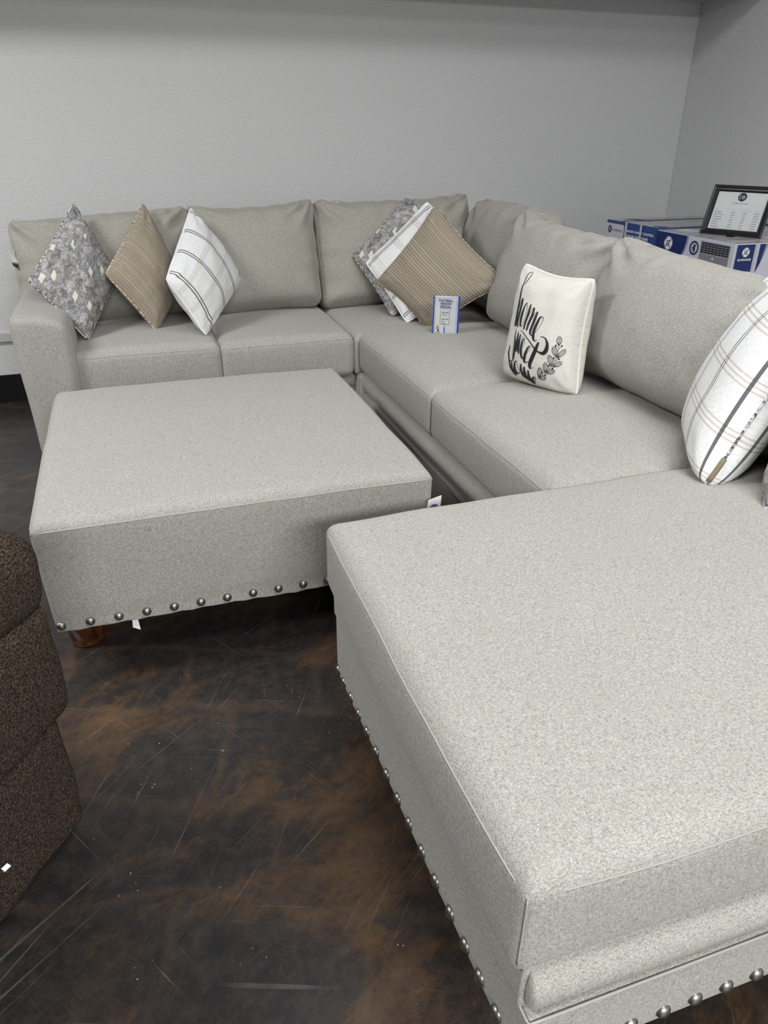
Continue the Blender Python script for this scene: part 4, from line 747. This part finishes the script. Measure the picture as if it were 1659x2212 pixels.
# picture frame
fr=thing('picture_frame','black picture frame with a loan price list, on top of the navy carton','picture frame',(2.26,2.45,.77))
F0,F1=Vector((2.190,2.560,.774)),Vector((2.296,2.350,.774)); X=(F1-F0).normalized(); Wd=(F1-F0).length
nr=X.cross(Vector((0,0,1))).normalized()
if nr.y>0: nr=-nr
up=(Vector((0,0,1))*.95-nr*.36).normalized(); nr=X.cross(up).normalized()
if nr.y>0: nr=-nr
Hd=.185
def fs(x0,x1,y0,y1,d0,d1): return [F0+X*x+up*y+nr*d for x in (x0,x1) for y in (y0,y1) for d in (d0,d1)],[[0,1,3,2],[4,6,7,5],[0,4,5,1],[2,3,7,6],[0,2,6,4],[1,5,7,3]]
def moulding(w=.022):
    prof=[(0,0),(0,.012),(.004,.015),(.009,.0135),(.012,.010),(.017,.0095),(w,.004),(w,0)]
    cs=[(0,0,1,1),(Wd,0,-1,1),(Wd,Hd,-1,-1),(0,Hd,1,-1)]; V=[];Fc=[]
    for cx,cy,sx,sy in cs:
        for i,d in prof: V.append(F0+X*(cx+sx*i)+up*(cy+sy*i)+nr*d)
    k=len(prof)
    for c in range(4):
        for j in range(k): Fc.append([c*k+j,c*k+(j+1)%k,((c+1)%4)*k+(j+1)%k,((c+1)%4)*k+j])
    return V,Fc
obj('moulding',*moulding(),M['black'],fr,smooth=False); obj('backing_board',*fs(.004,Wd-.004,.004,Hd-.004,-.002,.0),M['black'],fr,smooth=False)
obj('easel_leg',*fs(Wd/2-.015,Wd/2+.015,.0,.004,-.055,-.002),M['black'],fr,smooth=False)
sh=obj('price_sheet',*fs(.018,Wd-.018,.018,Hd-.018,.0005,.002),M['paper_cream'],fr,smooth=False,label='cream printed price sheet')
A=Art(F0+nr*.0022,X,up,sh,.0003)
if A.N.dot(nr)<0: A.N=-A.N
A.poly('logo_disc',[A.disc(Wd/2,.145,.0155,36,1.05)],M['ink'],1)
A.texts('logo_letters',[('D',Wd/2-.0055,.138,.010,.014),('B',Wd/2+.0058,.138,.009,.014)],M['paper_cream'],2,.0)
A.texts('logo_numeral',[('C',Wd/2-.004,.1405,.004,.008)],M['ink'],3)
A.texts('company_text',[('LOAN CO INC',Wd/2,.1175,.060,.0075)],M['greyink'],1,0)
rws=[.100-.0092*i for i in range(9)]; cl=[.026,.080,.122,.168,Wd-.024]
A.poly('table_rules',[A.rect(cl[0],r,cl[-1],r+.0004) for r in rws]+[A.rect(c,rws[-1],c+.0004,rws[0]) for c in cl[1:]],M['lav'],1)
rng=random.Random(4); it=[('Size',.034,rws[1]+.003,.010,.0030),('Price',.101,rws[1]+.003,.012,.0030),('Down Payment',.145,rws[1]+.003,.034,.0030),('Terms',.190,rws[1]+.003,.013,.0030)]
A.texts('table_heading',it,M['greyink'],1,0)
marks=[]   # the rows are too small to read in the photo: broken grey strokes of the right length
for r in range(2,9):
    for x0_,wd in ((.029,.022+.014*rng.random()),(.095,.012),(.139,.012),(.181,.019)):
        x_=x0_
        while x_<x0_+wd: k=.0016+.0022*rng.random(); marks.append(A.rect(x_,rws[r]+.0032,x_+k,rws[r]+.0054)); x_+=k+.0006
x_=Wd/2-.038
while x_<Wd/2+.022: k=.002+.003*rng.random(); marks.append(A.rect(x_,.0205,x_+k,.0228)); x_+=k+.0008
A.poly('table_print',marks,M['greyink'],1)
obj('glazing',*fs(.019,Wd-.019,.019,Hd-.019,.0034,.0040),M['clear'],fr,smooth=False,label='clear glazing')

# ================================================================ BROWN RECLINER (left edge)
rc=thing('recliner','dark chocolate brown upholstered recliner cut off by the left edge of the photo','recliner',(-.6,.95,0))
K=Vector((-.225,1.045,0)); d1=Vector((-.581,-.814,0)).normalized(); d2=Vector((-.814,.581,0)).normalized()
def rblock(name,a0,a1,b0,b1,z0,z1,r,amp=.008,seed=0,parent=rc,n=(16,16,8),bl=.02,label=None):
    half=((a1-a0)/2,(b1-b0)/2,(z1-z0)/2); V,N,F=rbox(half,r,n,4); cf=crown(half,{(0,-1):bl,(0,1):bl,(1,-1):bl,(1,1):bl,(2,1):bl},.5)
    cc=((a0+a1)/2,(b0+b1)/2,(z0+z1)/2); out=[]
    for p,nn in zip(V,N):
        q=cf(p,nn)+wob(p,amp,6,seed)+wob(p,amp*.4,16,seed); out.append(K+d1*(q.x+cc[0])+d2*(q.y+cc[1])+Vector((0,0,q.z+cc[2])))
    # keep faces outward for the left-handed frame
    return obj(name,out,[f[::-1] for f in F] if d1.cross(d2).z<0 else F,M['brown'],parent,label=label)
rblock('base_panel',-.012,.84,.0,.80,.012,.265,.022,.006,1,bl=.010)
rblock('side_panel',-.036,.84,-.012,.80,.255,.485,.030,.007,2,bl=.012)
rblock('arm_pad',-.052,.84,-.012,.20,.460,.603,.048,.008,3,n=(20,6,5),bl=.013)
rblock('arm_pad',-.062,.84,.62,.81,.460,.598,.055,.010,4,n=(20,6,5),bl=.022)
rblock('seat',.03,.80,.19,.63,.40,.52,.05,.01,5,bl=.03)
rblock('backrest',.62,.86,.18,.64,.46,.98,.07,.012,6,bl=.03)
tg=tagmesh([tuple(K+d1*.17+d2*-.012+Vector((0,0,.125))),tuple(K+d1*.182+d2*-.012+Vector((0,0,.127))),tuple(K+d1*.182+d2*-.012+Vector((0,0,.120))),tuple(K+d1*.17+d2*-.012+Vector((0,0,.118)))],M['white'],'tag_fastener',rc,'tiny white plastic tag fastener')

# ================================================================ LIGHT
def area(name,loc,sx,sy,power,rot=(0,0,0),col=(1,1,1)):
    l=bpy.data.lights.new(name,'AREA'); l.shape='RECTANGLE'; l.size=sx; l.size_y=sy; l.energy=power; l.color=col
    o=bpy.data.objects.new(name,l); COL.objects.link(o); o.location=loc; o.rotation_euler=rot; return o
#0.16=0.16
#.48=.48
#1.705=1.705
area('ceiling_and_fill_light',(.7,.2,2.5),1.2,.6,26)
area('ceiling_and_fill_light',(-1.9,1.7,2.5),1.2,.6,78)
area('ceiling_and_fill_light',(.3,-3.0,2.5),1.8,.8,300)  # added frontal fill, set far back to lighten the furniture's front faces
area('ceiling_and_fill_light',(1.2,1.5,2.5),1.2,.6,16)

w=bpy.data.worlds.new('World'); scene.world=w; w.use_nodes=True; w.node_tree.nodes['Background'].inputs[0].default_value=(.5,.5,.5,1); w.node_tree.nodes['Background'].inputs[1].default_value=.3
# ================================================================ CAMERA
cam=bpy.data.cameras.new('camera'); co=bpy.data.objects.new('camera',cam); COL.objects.link(co); scene.camera=co
cam.sensor_fit='HORIZONTAL'; cam.sensor_width=36; cam.lens=36*1580.195/1659; cam.clip_start=.02
R_=Vector((.94889,-.3156,.00296)); U_=Vector((.14332,.43921,.88688)); D_=Vector((.2812,.84112,-.46199))
co.matrix_world=Matrix(((R_.x,U_.x,-D_.x,0),(R_.y,U_.y,-D_.y,0),(R_.z,U_.z,-D_.z,1.134),(0,0,0,1)))
vs=scene.view_settings; scene.display_settings.display_device='sRGB'; vs.view_transform='Standard'; vs.look='None'; vs.gamma=1; vs.use_curve_mapping=False; vs.exposure=0.16
